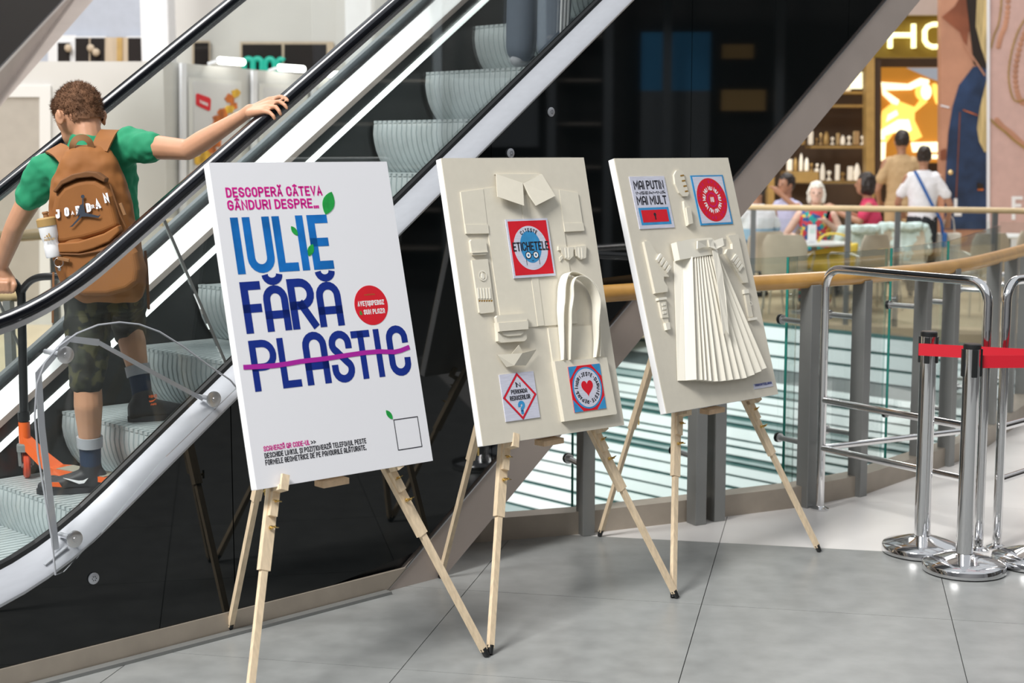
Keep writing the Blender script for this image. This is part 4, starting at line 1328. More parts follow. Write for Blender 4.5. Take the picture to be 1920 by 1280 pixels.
mat('cloth_mint', (0.64, 0.76, 0.74), 0.8, bump=0.3, bscale=20)
mat('cloth_blue', (0.02, 0.11, 0.36), 0.7)
mat('cloth_grey', (0.10, 0.125, 0.165), 0.75, bump=0.3, bscale=18)
mat('yellow_bag', (0.72, 0.52, 0.06), 0.55, vary=0.15)
mat('paper_bag', (0.70, 0.64, 0.57), 0.7, vary=0.1)
def dress_mat(name, cols, scale):
    m = D.materials.new(name)
    m.use_nodes = True
    nt = m.node_tree
    b = nt.nodes['Principled BSDF']
    b.inputs['Roughness'].default_value = 0.8
    t = nt.nodes.new('ShaderNodeTexCoord')
    v = nt.nodes.new('ShaderNodeTexVoronoi')
    v.inputs['Scale'].default_value = scale
    s = nt.nodes.new('ShaderNodeSeparateColor')
    cr = nt.nodes.new('ShaderNodeValToRGB')
    cr.color_ramp.interpolation = 'CONSTANT'
    el = cr.color_ramp.elements
    for i, c in enumerate(cols):
        if i < 2: e = el[i]
        else: e = el.new(0.5)
        e.position = i / len(cols)
        e.color = (*c, 1)
    nt.links.new(t.outputs['Object'], v.inputs['Vector'])
    nt.links.new(v.outputs['Color'], s.inputs[0])
    nt.links.new(s.outputs[0], cr.inputs[0])
    nt.links.new(cr.outputs[0], b.inputs['Base Color'])
    MATS[name] = m
dress_mat('dress_multi', [(0.02, 0.10, 0.30), (0.02, 0.35, 0.33), (0.60, 0.05, 0.07), (0.80, 0.60, 0.10), (0.75, 0.75, 0.75)], 24)
def band_mat(name, a, b_, z0, z1, axis=2):          # cloth with one woven band between two heights
    m = D.materials.new(name)
    m.use_nodes = True
    nt = m.node_tree
    p = nt.nodes['Principled BSDF']
    p.inputs['Roughness'].default_value = 0.8
    t = nt.nodes.new('ShaderNodeTexCoord')
    s = nt.nodes.new('ShaderNodeSeparateXYZ')
    cr = nt.nodes.new('ShaderNodeValToRGB')
    cr.color_ramp.interpolation = 'CONSTANT'
    el = cr.color_ramp.elements
    el[0].position = 0; el[0].color = (*a, 1)
    el[1].position = z0; el[1].color = (*b_[0], 1)
    e = el.new((z0 + z1) / 2); e.color = (*b_[1], 1)
    e = el.new(z1); e.color = (*a, 1)
    nt.links.new(t.outputs['Object'], s.inputs[0])
    nt.links.new(s.outputs[axis], cr.inputs[0])
    nt.links.new(cr.outputs[0], p.inputs['Base Color'])
    MATS[name] = m
band_mat('polo_stripe', (0.80, 0.82, 0.85), [(0.05, 0.13, 0.24), (0.32, 0.50, 0.66)], 0.60, 0.82)

def rectw(m, x0, x1, y0, y1, Y, th=0.05):           # a slab facing the camera, given by pixels at depth Y
    p = [at(x0, y1, Y), at(x1, y1, Y), at(x1, y0, Y), at(x0, y0, Y)]
    return m.prism(p, (0, th, 0))

# ------------------------------------------------------------------ striped glass louvres hanging in the opening
NV = V((-0.68, 0.73, 0)).normalized()
lv = thing('glass_louvre', 'white and teal striped glass louvres filling the opening below the wooden railing', 'louvre', at(1440, 900, 10.0))
LO = lv.location.copy()
rows = [(612, 636), (641, 664), (669, 690), (716, 727), (731, 741), (746, 757), (760, 776), (779, 788), (797, 803), (812, 832), (836, 846), (851, 864),
        (872, 877), (886, 902), (906, 924), (930, 950), (954, 975), (980, 1003), (1010, 1032), (1038, 1060), (1066, 1084), (1090, 1112), (1118, 1140), (1146, 1170), (1176, 1200)]
def lv_pt(y):
    if y <= 690: Y = 14.15 - (y - 612) / 78 * 0.5
    else: Y = 13.3 - (y - 716) / 259 * 2.6
    return at(1440, y, Y)
for ya, yb in rows:
    a, b = lv_pt(ya), lv_pt(yb)
    up = V((1, 0, 0)).cross(b - a)
    up = (b - a).cross(NV).normalized() * 0.004
    if up.z < 0: up = -up
    q = [a - NV * 4.5, a + NV * 4.2, b + NV * 4.2, b - NV * 4.5]
    attach(MB().prism([p - up for p in q], up).build('slat', 'stripe_mid' if ya in (731, 797, 872, 979, 1066) else 'stripe_white'), lv, LO)
ys_ = [604] + [y for r_ in rows for y in r_] + [1206]
for ya, yb in zip(ys_[0::2], ys_[1::2]):
    a, b = lv_pt(ya - 1), lv_pt(yb + 1)
    dn = (b - a).cross(NV).normalized() * 0.012
    if dn.z > 0: dn = -dn
    q = [p + dn for p in (a - NV * 4.5, a + NV * 4.2, b + NV * 4.2, b - NV * 4.5)]
    attach(MB().prism(q, dn).build('gap_strip', 'stripe_grey' if yb - ya > 12 else 'stripe_teal'), lv, LO)

# ------------------------------------------------------------------ far railing
fr_ = thing('railing', 'far railing with pale round wooden handrail and glass panes before the cafe', 'railing', (3.0, 14.6, 0))
FO = V((3.0, 14.6, 0))
fx = [0.6, 1.5, 2.34, 3.2, 3.63, 4.45, 5.3, 5.7]
def far_pt(x, z): return V((x, yat(FAR, x) + 0.07, z))
attach(MB().tube([far_pt(x, 1.112) for x in [-2.7, -2.2, -1.5, -0.6, 0.3, 1.2, 2.2, 2.6, 3.0, 3.7, 4.5, 5.1, 5.6, 6.2]], 0.028, 14).build('handrail', 'pale_wood'), fr_, FO)
for x in fx:
    p = far_pt(x, 0)
    attach(MB().bar(p, p + V((0, 0, 1.09)), 0.032, 0.05).build('post', 'dark_steel'), fr_, FO)
for xa, xb in zip(fx[:-1], fx[1:]):
    a, b = far_pt(xa + 0.04, 0.03), far_pt(xb - 0.04, 0.03)
    attach(MB().prism([a, b, b + V((0, 0, 0.98)), a + V((0, 0, 0.98))], (0, -0.012, 0)).build('glass_pane', 'pane_clear'), fr_, FO)
# railing beyond the escalator, left
ll_ = thing('railing', 'pale yellow wooden handrail with glass pane just behind the escalator, left', 'railing', (-2.6, 6.45, 0))
LL = V((-2.6, 6.45, 0))
attach(MB().tube([(-4.6, 6.40, 1.06), (-2.1, 6.48, 1.06)], 0.036, 16).build('handrail', 'pale_wood'), ll_, LL)
for x in (-4.2, -2.62, -2.15):
    attach(MB().bar((x, 6.46, 0), (x, 6.46, 1.03), 0.06, 0.03).build('post', 'dark_steel'), ll_, LL)
attach(MB().prism([(-4.15, 6.56, -0.2), (-2.15, 6.56, -0.2), (-2.15, 6.56, 0.98), (-4.15, 6.56, 0.98)], (0, 0.012, 0)).build('glass_pane', 'pane_green'), ll_, LL)
l2 = thing('railing', 'pale wooden handrail across the opening behind the backpack', 'railing', (-3.2, 10.4, 0))
L2 = V((-3.2, 10.4, 0))
attach(MB().tube([(-6, 9.65, 1.09), (-3.6, 9.75, 1.09), (-3.2, 10.6, 1.09), (-2.8, 11.6, 1.09)], 0.04, 14).build('handrail', 'pale_wood'), l2, L2)
for p in ((-5, 9.68), (-4.2, 9.72), (-3.62, 9.76), (-3.2, 10.62), (-2.85, 11.5)):
    attach(MB().bar((*p, 0), (*p, 1.06), 0.05, 0.05).build('post', 'dark_steel'), l2, L2)
attach(MB().prism([(-5.95, 9.62, 0), (-3.62, 9.68, 0), (-3.62, 9.68, 1.0), (-5.95, 9.62, 1.0)], (0, -0.012, 0)).build('glass_pane', 'pane_green'), l2, L2)

# ------------------------------------------------------------------ chrome queue barriers and belt stanchions
def barrier(label, a, b, rails=(0.293, 0.519), h=1.13, brace=None):
    a, b = V((*a, 0)), V((*b, 0))
    t = thing('queue_barrier', label, 'barrier', (a + b) / 2, group='chrome tube barriers')
    L = (a + b) / 2
    d = (b - a).normalized()
    r = 0.085
    path = [a, a + V((0, 0, h - r))]
    path += [a + d * (r - r * math.cos(R(k))) + V((0, 0, h - r + r * math.sin(R(k)))) for k in range(15, 91, 15)]
    path += [b - d * (r - r * math.cos(R(k))) + V((0, 0, h - r + r * math.sin(R(k)))) for k in range(90, 0, -15)]
    path += [b + V((0, 0, h - r)), b]
    m = MB().tube([p + V((0, 0, 0.006)) if i in (0, len(path) - 1) else p for i, p in enumerate(path)], 0.0195, 20)
    attach(m.build('frame', 'chrome'), t, L)
    for z in rails:
        attach(MB().tube([a + V((0, 0, z)), b + V((0, 0, z))], 0.016, 16).build('rail', 'chrome'), t, L)
    if brace:
        attach(MB().tube([a + V((0.02, 0.012, 0.293)), V((*brace, 0.293))], 0.014, 14).build('rail', 'chrome'), t, L)
    for p in (a, b):
        attach(MB().lathe([(0, 0), (0.042, 0), (0.042, 0.008), (0.030, 0.014), (0.0195, 0.02), (0, 0.02)], p, 24).build('floor_flange', 'chrome'), t, L)
    return t
barrier('chrome tube barrier standing before the wooden railing, left one', (1.439, 6.953), (1.955, 6.215), brace=(2.35, 7.45))
barrier('chrome tube barrier at the right edge behind the red belts', (2.045, 6.255), (2.75, 6.98))
def stanchion(label, p, belt_to, h=0.915, wrap=False):
    p = V((*p, 0))
    t = thing('belt_stanchion', label, 'stanchion', p, group='chrome belt stanchions')
    MB().lathe([(0, 0.0), (0.158, 0.0), (0.163, 0.004), (0.163, 0.030), (0.158, 0.036), (0.11, 0.050), (0.06, 0.066), (0.042, 0.070), (0.038, 0.072), (0, 0.072)], (0, 0, 0.002), 48).build('base', 'chrome', t)
    MB().lathe([(0, 0.0), (0.160, 0.0), (0.160, 0.004), (0, 0.004)], (0, 0, 0.0), 40).build('floor_ring', 'rubber', t)
    MB().lathe([(0.033, 0.06), (0.033, h - 0.02), (0.0, h - 0.02)], (0, 0, 0), 32).build('pole', 'chrome', t)
    hd = MB().lathe([(0, h - 0.02), (0.0345, h - 0.02), (0.0345, h - 0.004), (0.030, h), (0, h)], (0, 0, 0), 32).build('head_cap', 'rubber', t)
    dr = V((*belt_to, 0)) - p
    d = dr.normalized()
    for k in (0, 90, 180, 270):
        q = Matrix.Rotation(R(k), 3, 'Z') @ d
        c = q * 0.034 + V((0, 0, h - 0.075))
        sd = V((-q.y, q.x, 0))
        MB().bbox(c, (0.012, 0.022, 0.11), 0.003, Matrix((q, sd, V((0, 0, 1)))).transposed()).build('belt_clip', 'rubber', hd)
    sd = V((-d.y, d.x, 0))
    c = d * (dr.length / 2 - (0.018 if wrap else 0)) + (sd if sd.y < 0 else -sd) * (0.041 if wrap else 0)
    MB().box(c + V((0, 0, h - 0.072)), (dr.length - (-0.03 if wrap else 0.05), 0.002, 0.050), Matrix((d, sd, V((0, 0, 1)))).transposed()).build('belt', 'belt_red', t)
    return t
mat('belt_red', (0.60, 0.006, 0.022), 0.6, bump=0.1, bscale=400)
stanchion('chrome stanchion with red belt, nearest the camera and in front', (1.805, 5.91), (2.75, 5.95))
stanchion('chrome stanchion with red belt, standing behind the front one', (1.712, 6.194), (2.09, 6.02), 0.93, True)
stanchion('chrome stanchion cut by the right edge of the view', (2.115, 6.01), (3.0, 6.3), 0.93)

# ------------------------------------------------------------------ hall beyond the escalator, left
kw = thing('kiosk', 'pale grey kiosk with framed panel behind the boy and posters on its right side', 'kiosk', (-3.9, 14.6, 0))
KO = V((-3.9, 14.6, 0))
k0, k1, k2 = V((-5.6, 14.5, 0)), V((-3.28, 14.5, 0)), V((-1.35, 19.2, 0))
attach(MB().prism([k0, k1, k1 + V((0, 0, 2.49)), k0 + V((0, 0, 2.49))], (0, 0.12, 0)).build('front_wall', 'kiosk_wall'), kw, KO)
kd = (k2 - k1).normalized()
kn = V((kd.y, -kd.x, 0))                       # out of the side wall, towards the right
attach(MB().prism([k1, k2, k2 + V((0, 0, 2.49)), k1 + V((0, 0, 2.49))], -kn * 0.12).build('side_wall', 'kiosk_wall'), kw, KO)
attach(rectw(MB(), -60, 95, 161, 182, 14.47, 0.03).build('frame_head', 'kiosk_frame'), kw, KO)
attach(rectw(MB(), 74, 95, 182, 560, 14.47, 0.03).build('frame_jamb', 'kiosk_frame'), kw, KO)
attach(rectw(MB(), -60, 74, 182, 560, 14.485, 0.02).build('panel', 'kiosk_panel'), kw, KO)
def kpt(x, y):                                  # a pixel on the kiosk's side wall
    return onplane(x, y, k1 + kn * 0.02, kn)
def kquad(x0, x1, yt0, yt1, yb0, yb1, th, name, material, parent=None, off=0.0):
    q = [kpt(x0, yb0), kpt(x1, yb1), kpt(x1, yt1), kpt(x0, yt0)]
    o = MB().prism([p + kn * off for p in q], kn * th).build(name, material)
    if parent: o.parent = parent
    else: attach(o, kw, KO)
    return o
kquad(336, 345, 118, 119, 460, 460, 0.03, 'pilaster', 'white_edge')
kquad(470, 478, 132, 133, 440, 440, 0.03, 'pilaster', 'white_edge')
kquad(582, 590, 142, 143, 430, 430, 0.03, 'pilaster', 'white_edge')
for n_, (xa, xb, ya, yb) in enumerate(((350, 448, 145, 152), (482, 572, 156, 162), (594, 650, 165, 170))):
    f = kquad(xa, xb, ya, yb, 330, 325, 0.03, 'poster_frame', 'kiosk_frame')
    kquad(xa + 8, xb - 8, ya + 8, yb + 8, 320, 316, 0.006, 'poster_sheet', 'poster_paper', f, 0.031)
    if n_ == 0:
        q = [(361, 177), (364, 175), (386, 183), (389, 187), (388, 206), (385, 208), (363, 198), (361, 195)]
        MB().prism([kpt(*p) + kn * 0.038 for p in q], kn * 0.004).build('red_logo', 'ink_red', f)
        fnk = lambda x, y: kpt(365 + x * 20, 194 + x * 8.5 - y * 10) + kn * 0.044
        text_mesh('TAIS', 0.10, 0.22, 0.80, 0.55, 0.16, True, fnk).build('lettering', 'ink_white', f)
        for (x, y, r, mt) in ((425, 185, 9, 'food_orange'), (436, 175, 8, 'food_yellow'), (432, 198, 7, 'food_orange'), (412, 212, 10, 'food_orange'), (424, 205, 8, 'food_yellow'), (404, 225, 11, 'food_orange'),
                              (396, 240, 9, 'food_orange'), (378, 290, 10, 'food_yellow'), (390, 280, 9, 'food_orange'), (400, 268, 9, 'food_orange'), (384, 300, 11, 'food_yellow'), (366, 300, 9, 'food_yellow')):
            MB().prism([kpt(x + r * (1 + 0.2 * math.sin(k * 2.3 + x)) * math.cos(k * math.pi / 7), y + r * (1 + .2 * math.cos(k * 1.7 + y)) * math.sin(k * math.pi / 7)) + kn * 0.038 for k in range(14)], kn * (0.004 + 0.0005 * (int(x) % 5))).build('food_print', mt, f)
for n_, (x, y, w_) in enumerate(((411, 116, 22), (525, 129, 22), (612, 141, 16))):
    a, b = kpt(x - w_, y - 2), kpt(x + w_, y + 1)
    lm = thing('strip_lamp', ['white tube lamp above the poster with the red logo', 'white tube lamp above the second poster, middle of three', 'white tube lamp farthest along the kiosk wall'][n_], 'lamp', a, group='tube lamps on the kiosk')
    attach(MB().tube([a + kn * 0.14, b + kn * 0.14], 0.035, 12).build('tube', 'lamp_glow'), lm, a)
    attach(MB().bar(a + kn * 0.13, a + kn * 0.01 + V((0, 0, -0.03)), 0.03, 0.03).build('arm', 'white_edge'), lm, a)

# upper storey seen above the kiosk
def wallpanel(name, x0, x1, y0, y1, Y, material, th=0.15):
    return struct(name, rectw(MB(), x0, x1, y0, y1, Y, th), material)
bw = wallpanel('wall_upper', -300, 325, -250, 500, 20.0, 'blue_grey')
bw2 = wallpanel('wall_upper', 325, 1150, -250, 500, 20.01, 'kiosk_wall')
def bpart(x0, x1, y0, y1, Y, name, material, parent, th=0.04):
    return rectw(MB(), x0, x1, y0, y1, Y, th).build(name, material, parent)
bpart(90, 142, 66, 135, 19.95, 'white_pier', 'white_wall', bw)
for x0, x1, y0, y1 in ((108, 131, 80, 120), (141, 196, 71, 120), (240, 272, 71, 118)):
    f = bpart(x0 - 3, x1 + 3, y0 - 3, y1 + 3, 19.93, 'window_frame', 'white_wall', bw, 0.05)
    rectw(MB(), x0, x1, y0, y1, 19.92, 0.008).build('pane', 'dark_room', f)
    if x0 == 141:
        rectw(MB(), 167, 169, y0, y1, 19.9, 0.015).build('mullion', 'curtain', f)
bpart(196, 240, 70, 120, 19.93, 'curtain', 'curtain', bw, 0.05)
bpart(219, 229, 70, 120, 19.9, 'curtain', 'gold_column', bw, 0.03)
for x, y in ((128, 90), (170, 90), (180, 98)):
    MB().sphere(at(x, y, 19.86), 0.05, 10, 8).build('wall_globe', 'curtain', bw)
f = bpart(360, 393, 76, 122, 19.93, 'window_frame', 'curtain', bw2, 0.05)
rectw(MB(), 364, 391, 80, 122, 19.92, 0.008).build('pane', 'dark_room', f)
f = bpart(450, 625, 78, 150, 19.93, 'window_frame', 'curtain', bw2, 0.05)
rectw(MB(), 454, 528, 83, 150, 19.92, 0.008).build('pane', 'dark_room', f)
rectw(MB(), 533, 612, 83, 150, 19.92, 0.008).build('pane', 'dark_room', f)
gs = thing('letter_sign', 'green glowing letters in the dark window above the kiosk', 'sign', at(495, 135, 19.8))
def gtube(pts):
    attach(MB().tube([at(x, y, 19.8) for x, y in pts], 0.035, 10).build('letter', 'green_sign'), gs, gs.location)
for c_ in (466, 483):
    gtube([(c_ - 8 + 0, 140), (c_ - 8, 118)] + [(c_ + 8 * math.cos(R(a)), 118 - 8 * math.sin(R(a))) for a in range(165, -1, -15)] + [(c_ + 8, 140)])
attach(rectw(MB(), 454, 540, 136, 141, 19.83, 0.1).build('mount_bar', 'dark_room'), gs, gs.location)
gtube([(506 + 9 * math.cos(R(a)), 124 - 14 * math.sin(R(a))) for a in range(0, 361, 20)])
gtube([(527 + 8 * math.cos(R(a)), 124 - 13 * math.sin(R(a))) for a in range(50, 311, 20)])
def column(x0, x1, Y, label, z1=7.0, material='white_wall'):
    a, b = at(x0, 280, Y), at(x1, 280, Y)
    m = MB().bbox(((a.x + b.x) / 2, Y + 0.2, z1 / 2), (b.x - a.x, 0.4, z1), 0.02)
    o = m.build('column', material)
    MB().bbox(((a.x + b.x) / 2, Y + 0.2, 0.08), (b.x - a.x + 0.06, 0.46, 0.16), 0.01).build('plinth', 'kiosk_frame', o)
    return tag(o, label, 'column')
column(270, 322, 17.6, 'tall white square column rising behind the kiosk')
column(650, 700, 18.5, 'cream square column behind the near escalator handrail', 7.0, 'white_wall')

# second escalator, top left: only its soffit edge and dark side show
e2_ = thing('escalator', 'underside edge of a second escalator crossing the top left corner', 'escalator', at(-60, 240, 8.5))
EO = e2_.location.copy()
ua, ub, la, lb_ = at(-120, 256, 8.3), at(195, -80, 12.4), at(-120, 337, 8.3), at(245, -80, 12.4)
attach(MB().prism([la, lb_, ub, ua], V((-0.75, 0.1, 0))).build('soffit_trim', 'brown_metal'), e2_, EO)
attach(MB().prism([ua, ub, ub + V((-0.3, 0, 1.6)), ua + V((-0.3, 0, 1.6))], V((-0.1, 0.3, 0))).build('side_panel', 'dark_room'), e2_, EO)
attach(MB().bar(ua, ub, 0.02, 0.02).build('soffit_edge', 'steel'), e2_, EO)

# ------------------------------------------------------------------ jewellery shop and adverts, right
SY = 21.0
shop = thing('shop_front', 'brown and gold jewellery shop front with olive sign fascia', 'shop', at(1640, 300, SY) * V((1, 1, 0)))
SO = shop.location.copy()
def spart(x0, x1, y0, y1, Y, name, material, th=0.05):
    return attach(rectw(MB(), x0, x1, y0, y1, Y, th).build(name, material), shop, SO)
spart(1330, 1770, 28, 108, SY, 'sign_fascia', 'sign_olive', 0.1)
spart(1330, 1790, -260, 28, SY - 0.15, 'bulkhead', 'brown_metal', 0.3)
spart(1330, 1770, 108, 512, SY + 1.6, 'back_wall', 'shop_brown', 0.1)
spart(1624, 1640, 108, 520, SY - 0.02, 'gold_column', 'gold_column', 0.2)
spart(1440, 1452, 108, 520, SY - 0.02, 'gold_column', 'gold_column', 0.2)
spart(1640, 1652, 108, 520, SY + 0.02, 'door_jamb', 'shop_brown', 0.1)
fl = MB().prism([at(1330, 510, SY), at(1770, 510, SY), at(1770, 510, SY) + V((0, 1.7, 0)), at(1330, 510, SY) + V((0, 1.7, 0))], (0, 0, 0.02))
for x0, x1, y in ((1500, 1622, 171), (1520, 1622, 273), (1500, 1620, 340), (1450, 1622, 196)):
    spart(x0, x1, y, y + 5, SY + 0.7, 'shelf', 'gold_column', 0.4)
spart(1478, 1535, 322, 342, SY - 0.3, 'counter_top', 'gold_column', 0.6)
spart(1445, 1622, 345, 520, SY + 0.3, 'counter', 'shop_brown', 0.5)
spart(1595, 1617, 135, 166, SY + 0.6, 'lit_panel', 'lightbox_white', 0.04)
# the sign letters
ng = thing('letter_sign', 'glowing yellow tube letters HO on the olive shop fascia', 'sign', at(1715, 95, SY - 0.06))
def ntube(pts):
    attach(MB().tube([at(x, y, SY - 0.08) for x, y in pts], 0.035, 10).build('letter', 'neon'), ng, ng.location)
ntube([(1713, 45), (1713, 90)])
ntube([(1669, 90), (1669, 72), (1675, 66), (1713, 66)])
ntube([(1669, 90), (1669, 46)])
ntube([(1774, 45), (1748, 46), (1739, 50), (1734, 58), (1734, 76), (1739, 84), (1748, 88), (1774, 87)])
ntube([(1774, 45), (1786, 50), (1790, 58), (1790, 76), (1786, 84), (1774, 87)])
# jewellery on the shelves
jw = []
random.seed(21)
for (x0, x1, y, hs, wh) in ((1505, 1618, 271, 26, 'middle shelf'), (1520, 1618, 338, 34, 'lowest shelf'), (1530, 1600, 171, 18, 'top shelf'), (1480, 1532, 320, 34, 'counter beside the beam')):
    x = x0
    while x < x1:
        hh = hs * random.uniform(0.35, 1.0)
        w_ = random.uniform(3.0, 6.0)
        p = at(x, y, SY + (0.85 if y != 320 else -0.05))
        s = hh / FPX * SY
        r = w_ / FPX * SY
        kind = random.random()
        m = MB()
        if kind < 0.4:
            m.lathe([(0, 0), (r * .9, 0), (r * .9, s * .1), (r * .25, s * .2), (r * .25, s * .55), (r * .8, s * .75), (r * .5, s * .95), (0, s)], p, 10)
        elif kind < 0.75:
            m.lathe([(0, 0), (r, 0), (r * 1.1, s * .5), (r * .6, s * .85), (0, s)], p, 10)
        else:
            m.bbox(p + V((0, 0, s / 2)), (r * 2, r * 1.2, s), r * 0.2)
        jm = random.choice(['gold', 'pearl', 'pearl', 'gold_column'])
        o = m.build('jewellery_stand', jm)
        cn = {'gold': 'shiny gold', 'pearl': 'cream', 'gold_column': 'bronze'}[jm]
        sn_ = 'necked' if kind < 0.4 else ('rounded' if kind < 0.75 else 'boxy')
        tag(o, 'small %s %s jewellery stand on the %s of the brown shop' % (cn, sn_, wh), 'display stand', 'jewellery stands on the %s' % wh)
        x += w_ * 2 + random.uniform(1, 5)
# glowing picture of a figure with raised arms
lbx = thing('lightbox', 'glowing amber picture of a figure with raised arms inside the shop', 'lightbox', at(1708, 300, SY + 1.0))
BO = lbx.location.copy()
def lpoly(pts, material, lift):
    attach(MB().prism([at(x, y, SY + 1.0 - lift) for x, y in pts], (0, 0.01, 0)).build('picture_shape', material), lbx, BO)
c6 = lambda x, y: (1460 + x / 5.566, 100 + y / 5.566)
attach(rectw(MB(), 1648, 1768, 126, 305, SY + 1.02, 0.08).build('panel', 'lightbox_amber'), lbx, BO)
lpoly(P(c6, (1330, 150), (1690, 150), (1690, 300), (1560, 250)), 'lightbox_grey', 0.005)
lpoly(P(c6, (1070, 300), (1350, 320), (1480, 255), (1570, 275), (1570, 310), (1440, 350), (1380, 380), (1110, 385), (1260, 490), (1240, 540), (1180, 520), (1085, 430)), 'lightbox_white', 0.03)
lpoly([c6(1510 + 85 * math.cos(k * math.pi / 8), 400 + 100 * math.sin(k * math.pi / 8)) for k in range(16)], 'lightbox_gold', 0.02)
lpoly([c6(1540 + 55 * math.cos(k * math.pi / 8), 400 + 85 * math.sin(k * math.pi / 8)) for k in range(16)], 'lightbox_white', 0.03)
lpoly(P(c6, (1600, 320), (1640, 310), (1690, 380), (1690, 560), (1640, 520), (1610, 420)), 'lightbox_gold', 0.025)
lpoly(P(c6, (1180, 520), (1260, 500), (1420, 560), (1480, 480), (1560, 500), (1420, 620), (1420, 700), (1500, 870), (1400, 920), (1200, 830), (1130, 930), (1060, 920), (1060, 720), (1080, 600)), 'lightbox_gold', 0.02)
lpoly(P(c6, (1140, 640), (1230, 590), (1250, 640), (1120, 720)), 'lightbox_white', 0.03)
lpoly(P(c6, (1130, 760), (1250, 690), (1360, 690), (1390, 800), (1330, 840), (1220, 820), (1110, 860), (1110, 900), (1070, 900), (1070, 800)), 'lightbox_white', 0.03)
lpoly(P(c6, (1058, 925), (1120, 925), (1110, 1120), (1058, 1120)), 'lightbox_white', 0.03)
lpoly(P(c6, (1380, 930), (1680, 925), (1680, 1030), (1400, 1030)), 'lightbox_white', 0.03)
lpoly(P(c6, (1560, 1055), (1680, 1055), (1680, 1100), (1570, 1100)), 'lightbox_white', 0.03)
# advert: figure in a denim jacket
PY = 19.6
ad = thing('advert_panel', 'tall advert of a blonde figure in a dark denim jacket beside the shop', 'poster', at(1810, 495, PY))
AO = ad.location.copy()
def apoly(root, ro, pts, material, lift, name='picture_shape', Y=PY):
    return attach(MB().prism([at(x, y, Y - lift) for x, y in pts], (0, 0.006, 0)).build(name, material), root, ro)
attach(rectw(MB(), 1764, 1850, -250, 472, PY, 0.15).build('panel', 'skin_print'), ad, AO)
apoly(ad, AO, [(1850, -250), (1850, 30), (1815, 60), (1812, 90), (1800, 60), (1766, 32), (1790, 12), (1830, -60)], 'skin_print_dark', 0.012)
apoly(ad, AO, [(1812, 0), (1840, -100), (1850, -100), (1850, 130), (1826, 120)], 'hair_dark', 0.016)
apoly(ad, AO, [(1836, -100), (1850, -100), (1850, 120), (1840, 90), (1830, 50)], 'blonde', 0.022)
apoly(ad, AO, [(1850, 122), (1825, 125), (1798, 160), (1786, 200), (1778, 250), (1773, 330), (1770, 430), (1850, 430)], 'denim', 0.014)
apoly(ad, AO, [(1850, 150), (1838, 200), (1832, 240), (1836, 265), (1846, 285), (1850, 285)], 'blonde', 0.022)
apoly(ad, AO, [(1805, 80), (1808, 80), (1848, 140), (1846, 143)], 'skin_print', 0.024)
apoly(ad, AO, [(1806, 205), (1833, 215), (1833, 217), (1806, 207)], 'food_orange', 0.024)
apoly(ad, AO, [(1799, 210), (1801, 210), (1794, 370), (1792, 370)], 'skin_print_dark', 0.024)
apoly(ad, AO, [(1832, 342), (1844, 345), (1844, 356), (1832, 354)], 'hair_dark', 0.024)
apoly(ad, AO, [(1833, 354), (1844, 354), (1844, 357), (1833, 357)], 'food_orange', 0.028)
attach(MB().sphere(at(1782, 323, PY - 0.02), 0.035, 12, 8).build('button', 'gold'), ad, AO)
apoly(ad, AO, [(1764, 196), (1780, 200), (1780, 203), (1764, 199)], 'white_edge', 0.024)
apoly(ad, AO, [(1763, 282), (1774, 278), (1774, 298), (1763, 300)], 'skin_print_dark', 0.02)
apoly(ad, AO, [(1775, 372), (1781, 372), (1781, 405), (1775, 405)], 'ink_white', 0.026, 'letter')
apoly(ad, AO, [(1789, 372), (1795, 372), (1795, 398), (1803, 398), (1803, 405), (1789, 405)], 'ink_white', 0.026, 'letter')
attach(rectw(MB(), 1760, 1850, 472, 520, PY + 0.02, 0.13).build('plinth', 'kiosk_frame'), ad, AO)
# advert: pink panel with chains
pk = thing('advert_panel', 'pink advert panel with gold chains at the right edge', 'poster', at(1900, 495, PY))
PO = pk.location.copy()
attach(rectw(MB(), 1850.5, 1856, -250, 480, PY - 0.03, 0.2).build('edge_strip', 'white_edge'), pk, PO)
attach(rectw(MB(), 1856.5, 2120, -250, 440, PY, 0.15).build('panel', 'pink_print'), pk, PO)
attach(rectw(MB(), 1855, 2120, 440, 520, PY + 0.02, 0.13).build('plinth', 'white_wall'), pk, PO)
def chain_print(pts, r=0.018):
    path = smooth_path([at(x, y, PY - 0.012) for x, y in pts], 8)
    m = MB()
    for i in range(0, len(path) - 1):
        m.bar(path[i] + V((0.006 * (-1) ** i, 0, 0)), path[i + 1] - V((0.006 * (-1) ** i, 0, 0)), r, 0.008, (0, 1, 0))
    attach(m.build('gold_chain', 'gold_column'), pk, PO)
    sh = MB()
    for i in range(0, len(path) - 1, 2):
        sh.sphere(path[i] + V((0.09, 0.008, -0.02)), (0.036, 0.004, 0.036), 8, 6)
    attach(sh.build('chain_shadow', 'skin_print'), pk, PO)
chain_print([(1878, -40), (1877, 10), (1872, 45), (1864, 65), (1858, 90)])
chain_print([(1925, 30), (1908, 60), (1896, 100), (1891, 140), (1896, 175), (1906, 190), (1925, 185)])
chain_print([(1856, 222), (1868, 235), (1885, 248), (1900, 262), (1925, 280)], 0.024)
apoly(pk, PO, [(1897, 368), (1918, 368), (1918, 374), (1904, 374), (1904, 382), (1915, 382), (1915, 388), (1904, 388), (1904, 412), (1897, 412)], 'ink_white', 0.012, 'letter')

